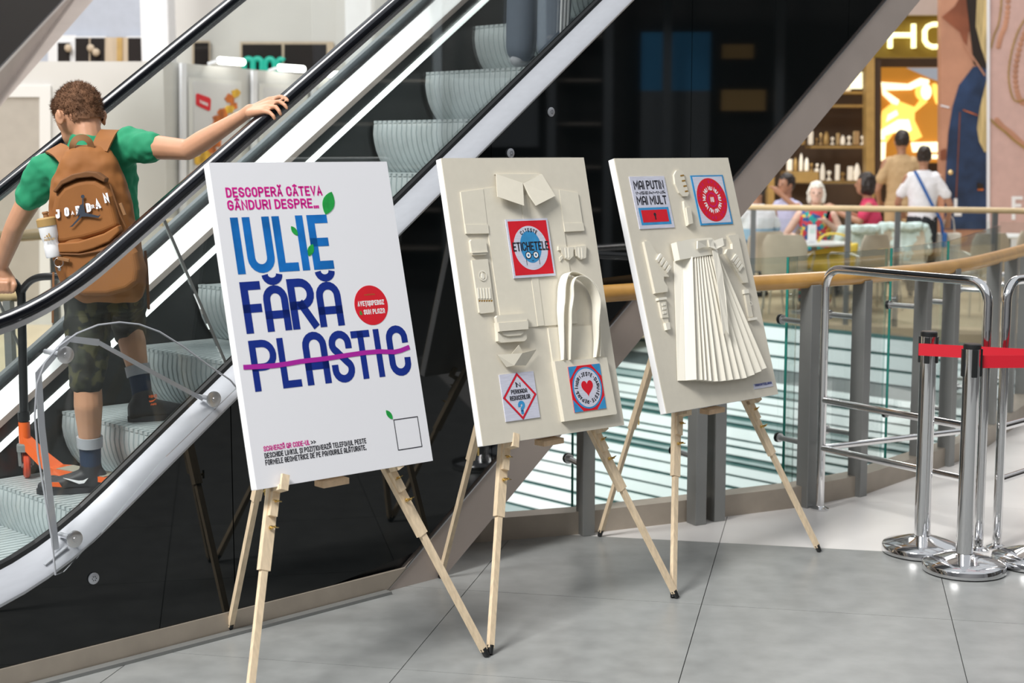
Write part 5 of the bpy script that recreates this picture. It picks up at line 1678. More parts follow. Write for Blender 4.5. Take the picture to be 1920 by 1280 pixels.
# ------------------------------------------------------------------ cafe furniture
def make_chair(label):
    t = thing('cafe_chair', label, 'chair', group='cafe chairs beyond the opening')
    m = MB()                                    # bowed back shell, faces +y
    rows_ = []
    for iz in range(7):
        z = 0.44 + 0.40 * iz / 6
        wd = 0.23 if iz < 5 else (0.215 if iz == 5 else 0.17)
        rows_.append([V((wd * math.sin(R(-80 + 160 * j / 10)) , -0.20 - 0.02 * iz / 6 - 0.05 * math.cos(R(-80 + 160 * j / 10)), z)) for j in range(11)])
    out_, in_ = rows_, [[p + V((0, 0.018, 0)) for p in r] for r in rows_]
    m.ringed([o + list(reversed(i)) for o, i in zip(out_, in_)])
    m.build('backrest', 'chair_shell', t, True)
    MB().bbox((0, 0.0, 0.445), (0.44, 0.43, 0.03), 0.012).build('seat', 'chair_shell', t)
    for sx in (-1, 1):
        for sy in (-1, 1):
            MB().tube([(sx * 0.18, sy * 0.16, 0.44), (sx * 0.22, sy * 0.21, 0.0)], 0.010, 8).build('leg', 'chair_metal', t)
        MB().tube([(sx * 0.20, 0.18, 0.44), (sx * 0.235, 0.18, 0.62), (sx * 0.235, 0.14, 0.65), (sx * 0.235, -0.12, 0.65), (sx * 0.22, -0.20, 0.62)], 0.009, 8).build('arm_loop', 'chair_metal', t)
    return t
def cafe_pos(px, Y): return V(((px - 960) / FPX * Y, Y, 0))
CH = [(1478, 15.15, -20, 'tan cafe chair before the round table, its back to the railing'),
      (1528, 16.35, 170, 'tan cafe chair the white haired person sits on'),
      (1640, 15.9, 205, 'cafe chair under the mint coat beside the yellow bag'),
      (1646, 17.3, 75, 'cafe chair of the person in pink'),
      (1697, 16.5, 170, 'cafe chair holding a mint coat behind the standing person'),
      (1832, 15.4, 20, 'large tan cafe chair back below the denim advert'),
      (1472, 17.6, 120, 'tan cafe chair of the person in the lavender shirt'),
      (1418, 15.75, 20, 'tan cafe chair of the person in the striped shirt'),
      (1905, 15.9, 30, 'cafe chair at the right edge below the pink advert'),
      (1608, 15.15, 40, 'cafe chair half hidden behind the round table leg')]
ch0 = make_chair(CH[0][3])
for i, (px, Y, a, lab) in enumerate(CH):
    c = ch0 if i == 0 else copy_tree(ch0)
    c.location = cafe_pos(px, Y)
    c.rotation_euler = (0, 0, R(a))
    c['label'] = lab
def make_table(label, px, Y, r=0.34, z=0.73):
    t = thing('cafe_table', label, 'table', cafe_pos(px, Y), group='round cafe tables')
    MB().lathe([(0, z - 0.025), (r - 0.01, z - 0.025), (r, z - 0.012), (r - 0.005, z), (0, z)], (0, 0, 0), 40).build('table_top', 'table_white', t)
    MB().tube([(0, 0, 0.02), (0, 0, z - 0.02)], 0.03, 14).build('column', 'dark_steel', t)
    MB().lathe([(0, 0), (0.22, 0), (0.22, 0.012), (0.04, 0.03), (0, 0.03)], (0, 0, 0), 30).build('foot', 'dark_steel', t)
    return t
make_table('round white cafe table before the white haired person', 1527, 15.55)
make_table('round white cafe table between the person in pink and the railing', 1578, 17.75, 0.30)
make_table('round white cafe table at the right below the pink advert', 1890, 16.9, 0.35)
p = cafe_pos(1522, 15.42)
mc = MB().bbox((p.x, p.y, 0.733 + 0.09), (0.085, 0.02, 0.18), 0.004).build('menu_card', 'ink_white')
MB().box((p.x, p.y - 0.011, 0.85), (0.05, 0.002, 0.05)).build('print', 'cloth_mint', mc)
MB().box((p.x, p.y, 0.738), (0.09, 0.06, 0.008)).build('foot', 'white_edge', mc)
tag(mc, 'white menu card standing on the round table', 'menu card')
# yellow bag on the floor side of the table, coats over chairs
p = cafe_pos(1563, 15.55)
Blob().loft([((p.x, p.y, 0.40), (0.16, 0, 0), (0, 0.05, 0)), ((p.x, p.y, 0.44), (0.22, 0, 0), (0, 0.10, 0)), ((p.x - 0.02, p.y, 0.58), (0.27, 0, 0.03), (0, 0.10, 0)), ((p.x - 0.02, p.y, 0.68), (0.28, 0, 0.05), (0, 0.04, 0))]).build('handbag', 'yellow_bag', None, 0.015, 4)
hb = D.objects['handbag']
tag(hb, 'slouchy yellow bag hanging beside the round table', 'bag')
MB().tube(smooth_path([(p.x - 0.2, p.y, 0.66), (p.x - 0.1, p.y, 0.80), (p.x + 0.1, p.y, 0.80), (p.x + 0.2, p.y, 0.68)], 6), 0.012, 8).build('strap', 'yellow_bag', hb)
def coat(label, px, Y, rot):
    c = cafe_pos(px, Y)
    b = Blob()
    rows_ = [((0, -0.26, 0.30), (0.22, 0, 0), (0, 0.035, 0)), ((0, -0.27, 0.55), (0.24, 0, 0), (0, 0.04, 0)), ((0, -0.27, 0.80), (0.25, 0, 0), (0, 0.045, 0)), ((0, -0.25, 0.87), (0.22, 0, 0), (0, 0.07, 0)),
             ((0, -0.18, 0.88), (0.20, 0, 0), (0, 0.06, 0)), ((0, -0.15, 0.80), (0.19, 0, 0), (0, 0.03, 0))]
    b.loft(rows_)
    b.cap((0.22, -0.26, 0.82), 0.055, (0.30, -0.30, 0.52), 0.05)
    b.cap((-0.22, -0.26, 0.82), 0.055, (-0.27, -0.30, 0.56), 0.05)
    o = b.build('coat', 'cloth_mint', None, 0.014, 5, disp=0.02, dscale=14)
    o.location = c
    o.rotation_euler = (0, 0, R(rot))
    tag(o, label, 'coat')
coat('pale mint coat draped over the chair by the yellow bag', 1640, 15.9, 205)
coat('pale mint coat over the chair behind the standing person', 1697, 16.5, 170)

# ------------------------------------------------------------------ people in the cafe
def figure(label, px, Y, rot, pose, skin, top, low, hair, hands=None, hair_kind='short', scale=1.0, lean=0.0, sleeves=True, shoe='cloth_black', legw=1.0):
    t = thing('person', label, 'person', cafe_pos(px, Y), (0, 0, R(rot)))
    t.scale = (scale,) * 3
    sit = pose == 'sit'
    pz = 0.52 if sit else 0.92
    py = 0.0
    ch = V((0, py + lean * 0.35, pz + 0.34))
    sh = V((0, py + lean * 0.5, pz + 0.49))
    nk = V((0, py + lean * 0.55, pz + 0.56))
    hd = V((0, py + lean * 0.75 + 0.02, pz + 0.69))
    body = Blob()
    body.ell(hd, (0.073, 0.092, 0.115)).ell(hd + V((0, 0.03, -0.06)), (0.055, 0.062, 0.06)).ell(hd + V((0, 0.098, -0.015)), (0.012, 0.018, 0.022))
    for sx in (-1, 1): body.ell(hd + V((sx * 0.076, -0.005, -0.01)), (0.010, 0.022, 0.032))
    body.cap(nk - V((0, 0, 0.06)), 0.05, hd - V((0, 0.01, 0.05)), 0.047)
    body.cap((0, py, pz), 0.10, ch, 0.11)
    cloth = Blob()
    cloth.loft([((0, py, pz - 0.04), (0.17, 0, 0), (0, 0.125, 0)), ((0, py, pz + 0.12), (0.155, 0, 0), (0, 0.115, 0)), (ch, (0.175, 0, 0), (0, 0.12, 0)), (sh - V((0, 0, 0.03)), (0.185, 0, 0), (0, 0.095, 0)), (nk - V((0, 0, 0.02)), (0.07, 0, 0), (0, 0.06, 0))])
    legs = Blob()
    legs.ell((0, py, pz - 0.02), (0.165, 0.13, 0.12))
    hands = hands or ((-0.22, 0.25, pz + 0.15), (0.22, 0.25, pz + 0.15))
    for sx, hnd in zip((-1, 1), hands):
        s0 = sh + V((sx * 0.175, 0, -0.035))
        hnd = V(hnd)
        mid = (s0 + hnd) / 2
        L = (hnd - s0).length
        bend = math.sqrt(max(0.0, 0.27 ** 2 - (L / 2) ** 2)) if L < 0.54 else 0.0
        el = mid + V((sx * 0.6, -0.5, -0.75)).normalized() * bend
        body.cap(s0, 0.046, el, 0.038).cap(el, 0.038, hnd, 0.026)
        hdirn = (hnd - el).normalized()
        body.cap(hnd, 0.030, hnd + hdirn * 0.06, 0.032)
        for k in range(4):
            q = hnd + hdirn * 0.08 + V(((k - 1.5) * 0.018, 0, 0))
            body.cap(q, 0.011, q + hdirn * 0.055 + V((0, 0, -0.02)), 0.010)
        body.cap(hnd + V((-sx * 0.028, 0, 0.0)), 0.013, hnd + hdirn * 0.05 + V((-sx * 0.05, 0, 0.01)), 0.011)
        if sleeves: cloth.cap(s0 - V((sx * 0.05, 0, 0)), 0.07, s0 + (el - s0) * 0.62, 0.062)
        hp2 = V((sx * 0.09, py, pz - 0.02))
        kn2 = V((sx * 0.11, 0.42, 0.50)) if sit else V((sx * 0.10, 0.02, 0.50))
        an2 = V((sx * 0.12, 0.40, 0.07)) if sit else V((sx * 0.10, -0.01, 0.08))
        body.cap(kn2, 0.045, an2, 0.035)
        legs.cap(hp2, 0.088, kn2, 0.066 * legw).cap(kn2, 0.066 * legw, an2 + V((0, 0, 0.03 - 0.04 * (legw - 1))), 0.055 * legw)
        sb = Blob()
        sb.cap(an2 + V((0, -0.03, -0.035)), 0.034, an2 + V((0, 0.15, -0.042)), 0.028)
        sb.build('shoe', shoe, t, 0.014, 3)
    body.build('body', skin, t, 0.011, 3)
    cloth.build('top', top, t, 0.013, 4, disp=0.006, dscale=18)
    legs.build('trousers', low, t, 0.014, 4)
    hb_ = Blob()
    hc = hd + V((0, -0.015, 0.025))
    hb_.ell(hc, (0.086, 0.100, 0.108))
    if hair_kind == 'bob':
        hb_.ell(hd + V((0, -0.04, -0.03)), (0.095, 0.07, 0.11))
        for sx in (-1, 1): hb_.ell(hd + V((sx * 0.072, 0.01, -0.03)), (0.028, 0.05, 0.085))
    if hair_kind == 'bun': hb_.ell(hd + V((0, -0.10, 0.07)), (0.045, 0.045, 0.045))
    # keep the face clear
    ob = hb_.build('hair', hair, t, 0.010, 3, disp=0.008, dscale=30)
    for v in ob.data.vertices:
        d = v.co - hd
        if d.y > 0.045 and d.z < 0.055:
            v.co.y = hd.y + 0.03
    for sx in (-1, 1):
        MB().sphere(hd + V((sx * 0.030, 0.083, 0.005)), (0.011, 0.006, 0.007), 8, 6).build('eye', 'ink_black', t)
    MB().sphere(hd + V((0, 0.084, -0.062)), (0.022, 0.006, 0.006), 8, 6).build('mouth', 'cloth_pink', t)
    return t
lady = figure('white haired person in a multicoloured sleeveless dress holding a phone at the table', 1528, 16.35, 170, 'sit', 'skin_light', 'dress_multi', 'dress_multi', 'hair_white',
              ((-0.12, 0.22, 0.90), (0.26, 0.30, 0.76)), 'bob', 1.0, 0.12, sleeves=False)
ph = cafe_pos(1549, 16.1)
phone = MB().bbox((ph.x, ph.y - 0.02, 0.96), (0.035, 0.012, 0.14), 0.004, Matrix.Rotation(R(15), 3, 'Y')).build('phone', 'rubber')
MB().box((ph.x, ph.y - 0.028, 0.96), (0.028, 0.002, 0.12), Matrix.Rotation(R(15), 3, 'Y')).build('screen', 'black_glass', phone)
tag(phone, 'dark phone held by the white haired person', 'phone')
figure('seated person in a pink top turned left in the cafe', 1636, 17.3, 75, 'sit', 'skin_tan', 'cloth_pink', 'cloth_black', 'hair_dark', ((-0.06, 0.40, 0.92), (0.08, 0.42, 0.95)), 'bob', 1.06, 0.1)
figure('seated person in a lavender shirt behind the diagonal beam', 1474, 17.6, 120, 'sit', 'skin_tan', 'cloth_lavender', 'cloth_black', 'hair_dark', ((-0.06, 0.16, 1.12), (0.20, 0.35, 0.75)), 'short', 1.05)
figure('seated person in a white shirt with blue chest stripe at the beam', 1418, 15.75, 20, 'sit', 'skin_tan', 'polo_stripe', 'cloth_blue', 'hair_dark', ((-0.2, 0.36, 0.76), (0.2, 0.36, 0.76)), 'short', 1.05)
wst = figure('standing person in a white T-shirt with a blue shoulder strap, seen from behind', 1727, 17.2, -12, 'stand', 'skin_tan', 'cloth_white', 'cloth_black', 'hair_dark', ((-0.22, 0.24, 0.98), (0.30, 0.10, 0.92)), 'bun', 0.985)
stp = MB()
pth = [V((-0.10, -0.075, 1.43)), V((-0.02, -0.135, 1.28)), V((0.10, -0.140, 1.05)), V((0.20, -0.08, 0.88)), V((0.23, -0.02, 0.72))]
stp.sweep(smooth_path(pth, 6), [(-0.016, -0.004), (0.016, -0.004), (0.016, 0.004), (-0.016, 0.004)], up=(0.3, -1, 0.2))
sbag = thing('shoulder_bag', 'blue strap bag worn by the standing person in white', 'bag', wst.location, wst.rotation_euler)
stp.build('strap', 'cloth_blue', sbag)
MB().bbox((0.25, 0.0, 0.66), (0.05, 0.22, 0.16), 0.015).build('pouch', 'cloth_blue', sbag)
p = V((4.95, 17.25, 0))
pb = MB().bbox((p.x, p.y, 0.55), (0.26, 0.12, 0.36), 0.015).build('shopping_bag', 'paper_bag')
MB().tube(smooth_path([(p.x - 0.07, p.y, 0.72), (p.x - 0.04, p.y, 0.90), (p.x + 0.04, p.y, 0.90), (p.x + 0.07, p.y, 0.72)], 6), 0.006, 8).build('handle', 'paper_bag', pb)
tag(pb, 'pale printed shopping bag hanging beside the standing person', 'bag')
figure('person in a khaki jumpsuit standing with back turned at the glowing shop window', 1685, 19.0, 0, 'stand', 'skin_tan', 'cloth_khaki', 'cloth_khaki', 'hair_dark', ((-0.20, 0.14, 0.92), (0.20, 0.14, 0.92)), 'short', 1.10)
# ------------------------------------------------------------------ the boy on the escalator, his backpack, bottle and scooter
mat('boy_skin', (0.53, 0.275, 0.165), 0.48, vary=0.07, scale=20, sss=0.10, bump=0.03, bscale=200)
mat('boy_hair', (0.135, 0.068, 0.038), 0.75, spec=0.15, vary=0.35, scale=40)
mat('tee_green', (0.012, 0.245, 0.115), 0.8, vary=0.08, scale=10, bump=0.25, bscale=28)
mat('pack_brown', (0.275, 0.102, 0.022), 0.75, vary=0.10, scale=9, bump=0.25, bscale=22)
mat('pack_dark', (0.16, 0.062, 0.016), 0.75, vary=0.1, scale=12)
mat('pack_strap', (0.27, 0.13, 0.05), 0.7)
mat('sock_grey', (0.36, 0.37, 0.40), 0.85, bump=0.3, bscale=120)
mat('sock_navy', (0.012, 0.028, 0.065), 0.85, bump=0.2, bscale=120)
mat('shoe_black', (0.020, 0.020, 0.024), 0.55, vary=0.2, scale=30)
mat('orange', (0.85, 0.13, 0.012), 0.4)
mat('scooter_orange', (0.80, 0.125, 0.015), 0.3, coat=0.3)
mat('wheel_red', (0.55, 0.07, 0.03), 0.3)
mat('grip_tape', (0.30, 0.28, 0.22), 0.9, bump=0.4, bscale=300)
mat('bottle_white', (0.82, 0.82, 0.84), 0.45)
mat('bottle_tan', (0.40, 0.25, 0.09), 0.5)
mat('logo_grey', (0.035, 0.045, 0.065), 0.5)
dress_mat('camo', [(0.012, 0.014, 0.012), (0.030, 0.034, 0.022), (0.016, 0.018, 0.015), (0.060, 0.058, 0.026), (0.022, 0.026, 0.019)], 26)
_nt = MATS['camo'].node_tree
_vo = [n for n in _nt.nodes if n.type == 'TEX_VORONOI'][0]
_nz = _nt.nodes.new('ShaderNodeTexNoise'); _nz.inputs['Scale'].default_value = 14
_mx = _nt.nodes.new('ShaderNodeVectorMath'); _mx.operation = 'MULTIPLY_ADD'; _mx.inputs[1].default_value = (0.12, 0.12, 0.12)
_tc = [n for n in _nt.nodes if n.type == 'TEX_COORD'][0]
_nt.links.new(_tc.outputs['Object'], _nz.inputs['Vector'])
_nt.links.new(_nz.outputs['Color'], _mx.inputs[0])
_nt.links.new(_tc.outputs['Object'], _mx.inputs[2])
_nt.links.new(_mx.outputs[0], _vo.inputs['Vector'])

BYO = V((-1.50, 5.60, 0.395))
boy = thing('person', 'boy in a green T-shirt and camouflage shorts on the escalator, one hand on the handrail', 'person', BYO)
FD = V((-0.22, 0.975, 0)).normalized()            # the way he faces
SD = V((FD.y, -FD.x, 0))                          # his right
A_L, A_R = at(170, 872, 5.60), at(268, 738, 5.80)
K_L, K_R = at(164, 700, 5.57), at(238, 592, 5.86)
H_L, H_R = at(166, 535, 5.64), at(228, 530, 5.62)
S_L, S_R = at(84, 322, 5.64), at(246, 272, 5.58)
E_L, E_R = at(28, 424, 5.68), at(352, 281, 5.47)
W_L, W_R = at(2, 500, 5.78), at(452, 219, 5.405)
NB = at(168, 262, 5.60)
HC = at(147, 214, 5.655)
sole_l, sole_r = step_z(-1.0), step_z(-0.675)
body = Blob()
# head: bowed and turned to the left
hf = (FD * 0.80 - SD * 0.52 + V((0, 0, -0.48))).normalized()
hs = hf.cross(V((0, 0, 1))).normalized()
hu = hs.cross(hf)
HM = Matrix((hs, hf, hu)).transposed()
def hp3(x, y, z): return HC + HM @ V((x, y, z))
body.ell(HC, (0.080, 0.098, 0.105), HM)
body.ell(hp3(0, 0.035, -0.055), (0.060, 0.066, 0.066), HM)
body.ell(hp3(0, 0.062, -0.095), (0.030, 0.030, 0.028), HM)
body.ell(hp3(0, 0.104, -0.022), (0.011, 0.016, 0.022), HM)
for sx in (-1, 1):
    body.ell(hp3(sx * 0.088, -0.012, -0.022), (0.009, 0.020, 0.030), HM @ Matrix.Rotation(R(-22 * sx), 3, 'Z'))
    body.ell(hp3(sx * 0.094, -0.024, -0.012), (0.006, 0.011, 0.020), HM)
body.cap(NB - V((0, 0, 0.05)), 0.056, hp3(0, -0.03, -0.055), 0.050)
# trunk under the clothes
body.loft([((H_L + H_R) / 2, SD * 0.115, FD * 0.085), (at(186, 440, 5.62), SD * 0.110, FD * 0.080), (at(176, 345, 5.62), SD * 0.125, FD * 0.085), (at(170, 285, 5.61), SD * 0.115, FD * 0.06)])
# arms
body.chain([(S_R, 0.046), (S_R.lerp(E_R, 0.5), 0.044), (E_R, 0.037), (E_R.lerp(W_R, 0.3), 0.038), (W_R, 0.0235)])
body.chain([(S_L, 0.047), (S_L.lerp(E_L, 0.5), 0.045), (E_L, 0.037), (E_L.lerp(W_L, 0.3), 0.037), (W_L, 0.025)])
# right hand lying on the handrail, fingers over the near edge
pk_, pm = at(497, 198, 5.375), at(475, 208, 5.39)
body.cap(W_R, 0.022, at(470, 207, 5.395), 0.024)
kn_ = [at(506, 187, 5.385), at(508, 194, 5.365), at(503, 202, 5.350), at(494, 209, 5.340)]
m1 = [at(526, 181, 5.375), at(524, 190, 5.350), at(517, 200, 5.330), at(506, 211, 5.320)]
m2 = [at(535, 184, 5.362), at(534, 197, 5.333), at(524, 209, 5.316), at(513, 218, 5.308)]
tips = [at(540, 189, 5.352), at(538, 203, 5.330), at(526, 215, 5.316), at(515, 223, 5.308)]
for k in range(4):
    body.cap(at(468, 207 + k * 2, 5.395 - k * 0.008), 0.016, kn_[k], 0.0125)
    body.cap(kn_[k], 0.0105, m1[k], 0.0085).cap(m1[k], 0.0085, m2[k], 0.0078).cap(m2[k], 0.0078, tips[k], 0.0066)
body.chain([(at(466, 212, 5.41), 0.013), (at(484, 214, 5.43), 0.011), (at(502, 206, 5.445), 0.009)])
# left hand round the scooter grip
GR = at(14, 528, 5.80)
gdir = (at(48, 540, 5.80) - at(-4, 545, 5.81)).normalized()
body.cap(W_L, 0.024, GR + V((0, -0.01, 0.02)), 0.026)
for k in range(4):
    q = at(-2 + k * 7, 527, 5.79)
    body.cap(q + V((0, 0.0, 0.012)), 0.011, q + V((0, -0.032, -0.004)), 0.0095).cap(q + V((0, -0.032, -0.004)), 0.0095, q + V((0.002, -0.026, -0.034)), 0.009).cap(q + V((0.002, -0.026, -0.034)), 0.009, q + V((0.002, 0.004, -0.042)), 0.008)
body.chain([(at(22, 520, 5.79), 0.012), (at(28, 534, 5.77), 0.010), (at(24, 546, 5.77), 0.009)])
# legs
for H, K_, A in ((H_L, K_L, A_L), (H_R, K_R, A_R)):
    body.chain([(H, 0.082), (H.lerp(K_, 0.5), 0.068), (K_, 0.050)])
    calf = K_.lerp(A, 0.33) - FD * 0.018
    body.chain([(K_, 0.049), (calf, 0.053), (K_.lerp(A, 0.7), 0.040), (A, 0.032)])
bo_ = body.build('body', 'boy_skin', None, 0.0046, 5)
attach(bo_, boy, BYO)
# hair: a cap and many short strands
hb_ = Blob()
hb_.ell(hp3(0, -0.010, 0.014), (0.0845, 0.100, 0.1025), HM)
hb_.ell(hp3(0, -0.048, -0.034), (0.066, 0.0555, 0.066), HM)
hb_.ell(hp3(0, 0.055, 0.062), (0.062, 0.05, 0.045), HM)
hair = hb_.build('hair', 'boy_hair', None, 0.006, 4, disp=0.004, dscale=60)
iv = HM.inverted()
for v in hair.data.vertices:                       # keep the face and the neck free, thin out towards the nape
    l = iv @ (v.co - HC)
    if l.y < 0.02 and l.z < 0.02:
        t_ = min(1.0, (0.02 - l.z) / 0.075 + 0.25 * noise.noise(v.co * 90))
        l = V((l.x * (1 - 0.05 * max(0, t_)), l.y * (1 - 0.08 * max(0, t_)), l.z))
        v.co = hp3(*l)
bmh = bmesh.new()
bmh.from_mesh(hair.data)
dead = []
for v in bmh.verts:
    l = iv @ (v.co - HC)
    nz_ = 0.006 * noise.noise(v.co * 70)
    if (l.z < -0.010 + nz_ and l.y > 0.0 + nz_) or (l.z < -0.032 + nz_ and l.y > -0.038 + nz_) or l.z < -0.060 + nz_ or (l.y > 0.075 and l.z < 0.045):
        dead.append(v)
bmesh.ops.delete(bmh, geom=dead, context='VERTS')
bmh.to_mesh(hair.data)
bmh.free()
st_ = MB()
random.seed(3)
hv = [(v.co.copy(), v.normal.copy()) for v in hair.data.vertices]
for i in range(5200):
    c, nn = random.choice(hv)
    l = iv @ (c - HC)
    if l.z < -0.045 or (l.z < 0.0 and l.y > 0.01): continue
    t = (nn * 0.75 + HM @ V((random.uniform(-.35, .35), 0.25 + random.uniform(-.3, .3), 0.10 + random.uniform(-.3, .3)))).normalized()
    sd_ = t.cross(V((random.random(), random.random(), random.random()))).normalized() * 0.0011
    L_ = random.uniform(0.007, 0.017)
    b0 = c - nn * 0.002
    st_.add([b0 - sd_, b0 + sd_, b0 + t * L_], [(0, 1, 2)])
attach(hair, boy, BYO)
so = st_.build('hair_strands', 'boy_hair', hair, True, 'stuff')
for sx in (-1, 1):
    e_ = MB().sphere(hp3(sx * 0.032, 0.088, 0.002), (0.012, 0.007, 0.007), 10, 8, HM).build('eye', 'ink_black')
    attach(e_, boy, BYO)
attach(MB().sphere(hp3(0, 0.096, -0.068), (0.022, 0.006, 0.006), 10, 8, HM).build('mouth', 'cloth_pink'), boy, BYO)
# T-shirt
ts = Blob()
ts.loft([(at(194, 535, 5.62), SD * 0.150, FD * 0.105), (at(190, 470, 5.62), SD * 0.148, FD * 0.105), (at(183, 400, 5.62), SD * 0.145, FD * 0.105), (at(176, 340, 5.62), SD * 0.158, FD * 0.108), (at(171, 298, 5.61), SD * 0.158 + V((0, 0, 0.035)), FD * 0.085),
         (at(168, 272, 5.605), SD * 0.095 + V((0, 0, 0.02)), FD * 0.068), (at(166, 252, 5.61), SD * 0.060, FD * 0.056)])
ts.chain([(at(205, 292, 5.59), 0.075), (S_R, 0.066), (S_R.lerp(E_R, 0.30), 0.060), (S_R.lerp(E_R, 0.36), 0.060)])
ts.chain([(at(120, 318, 5.62), 0.075), (S_L, 0.067), (S_L.lerp(E_L, 0.35), 0.061), (S_L.lerp(E_L, 0.42), 0.061)])
tee = ts.build('t_shirt', 'tee_green', None, 0.007, 6, disp=0.010, dscale=16)
attach(tee, boy, BYO)
# shorts
sb = Blob()
sb.loft([(at(196, 500, 5.62), SD * 0.140, FD * 0.10), (at(197, 545, 5.63), SD * 0.148, FD * 0.115), (at(198, 580, 5.64), SD * 0.145, FD * 0.11)])
sb.chain([(H_L, 0.092), (H_L.lerp(K_L, 0.6), 0.082), (at(164, 700, 5.57), 0.070), (at(164, 712, 5.57), 0.066)])
sb.chain([(H_R, 0.092), (H_R.lerp(K_R, 0.6), 0.082), (K_R, 0.070), (K_R.lerp(A_R, 0.22), 0.064)])
shorts = sb.build('shorts', 'camo', None, 0.007, 5, disp=0.010, dscale=14)
attach(shorts, boy, BYO)
# socks and shoes
ESD = (ES_M.to_3x3() @ V((1, 0, 0)))
for A, sole, dirv, K_ in ((A_L, sole_l, (V((-0.30, -0.35, 0)) + ESD * 0.25).normalized(), K_L), (A_R, sole_r, (ESD * 0.8 + V((0.25, -0.15, 0))).normalized(), K_R)):
    up = (K_ - A).normalized()
    s1 = Blob().chain([(A - V((0, 0, 0.03)), 0.038), (A + up * 0.05, 0.040), (A + up * 0.085, 0.042)]).build('sock', 'sock_navy', None, 0.006, 3)
    attach(s1, boy, BYO)
    s2 = MB().tube([A + up * 0.072, A + up * 0.112], [0.047, 0.048], 20).build('sock_cuff', 'sock_grey', s1)
    if A is A_L: dirv = V((-0.93, -0.25, 0)).normalized()
    sd_ = V((dirv.y, -dirv.x, 0))
    heel = V((A.x, A.y, sole)) - dirv * 0.045
    sh = Blob()
    sh.loft([(heel - dirv * 0.012 + V((0, 0, 0.040)), sd_ * 0.022, V((0, 0, 0.028))), (heel + dirv * 0.005 + V((0, 0, 0.050)), sd_ * 0.034, V((0, 0, 0.042))), (heel + dirv * 0.06 + V((0, 0, 0.052)), sd_ * 0.036, V((0, 0, 0.044))),
             (heel + dirv * 0.12 + V((0, 0, 0.042)), sd_ * 0.038, V((0, 0, 0.032))), (heel + dirv * 0.18 + V((0, 0, 0.034)), sd_ * 0.042, V((0, 0, 0.024))), (heel + dirv * 0.225 + V((0, 0, 0.030)), sd_ * 0.034, V((0, 0, 0.017))), (heel + dirv * 0.238 + V((0, 0, 0.028)), sd_ * 0.018, V((0, 0, 0.010)))], 20, 2.4)
    sh.cap(V((A.x, A.y, sole + 0.07)), 0.040, V((A.x, A.y, sole + 0.098)), 0.041)
    shoe = sh.build('shoe', 'shoe_black', None, 0.0055, 3)
    attach(shoe, boy, BYO)
    so_ = MB()
    ol = []
    for j in range(28):
        t = 2 * math.pi * j / 28
        wd = 0.037 + 0.007 * math.cos(t) * 0.6
        ol.append(heel + dirv * (0.113 + 0.130 * math.cos(t)) + sd_ * (wd * math.sin(t)) + V((0, 0, 0.001)))
    so_.prism(ol, (0, 0, 0.022)).build('sole', 'shoe_black', shoe)
    bk_ = heel - dirv * 0.013 + V((0, 0, 0.050))
    if A is A_R:
        toc = (_C - bk_).normalized()
        hx = V((1, 0, 0.12)).normalized()
        hy = V((0, 0, 1))
        q0 = at(287, 749, 1.0); 
        cpt = at(287, 748, heel.y - 0.048)
        def hz(x, y): return cpt + hx * x + hy * y
        text_mesh('NIKE', -0.016, 0.006, 0.032, 0.011, 0.22, True, hz).build('lettering', 'orange', shoe)
        text_mesh('AIR', -0.010, -0.024, 0.022, 0.008, 0.22, True, hz).build('lettering', 'orange', shoe)
        MB().prism([hz(-0.017, -0.004), hz(-0.012, -0.011), hz(0.0, -0.009), hz(0.018, 0.004), hz(0.0, -0.004), hz(-0.010, -0.005)], (0, -0.001, 0)).build('tick_logo', 'orange', shoe)
    else:
        sg_ = -1 if sd_.y > 0 else 1
        cpt = heel + dirv * 0.10 + sd_ * (0.040 * sg_) + V((0, 0, 0.048))
        hx = dirv
        def hz(x, y): return cpt + hx * x + V((0, 0, 1)) * y
        MB().prism([hz(-0.045, 0.012), hz(-0.03, -0.006), hz(-0.012, -0.008), hz(0.045, 0.018), hz(-0.01, 0.004), hz(-0.026, 0.004)], sd_ * (0.004 * sg_)).build('tick_logo', 'ink_white', shoe)
        MB().prism([hz(0.05, -0.016), hz(0.085, -0.012), hz(0.09, 0.004), hz(0.06, 0.002)], sd_ * (0.006 * sg_)).build('toe_patch', 'orange', shoe)

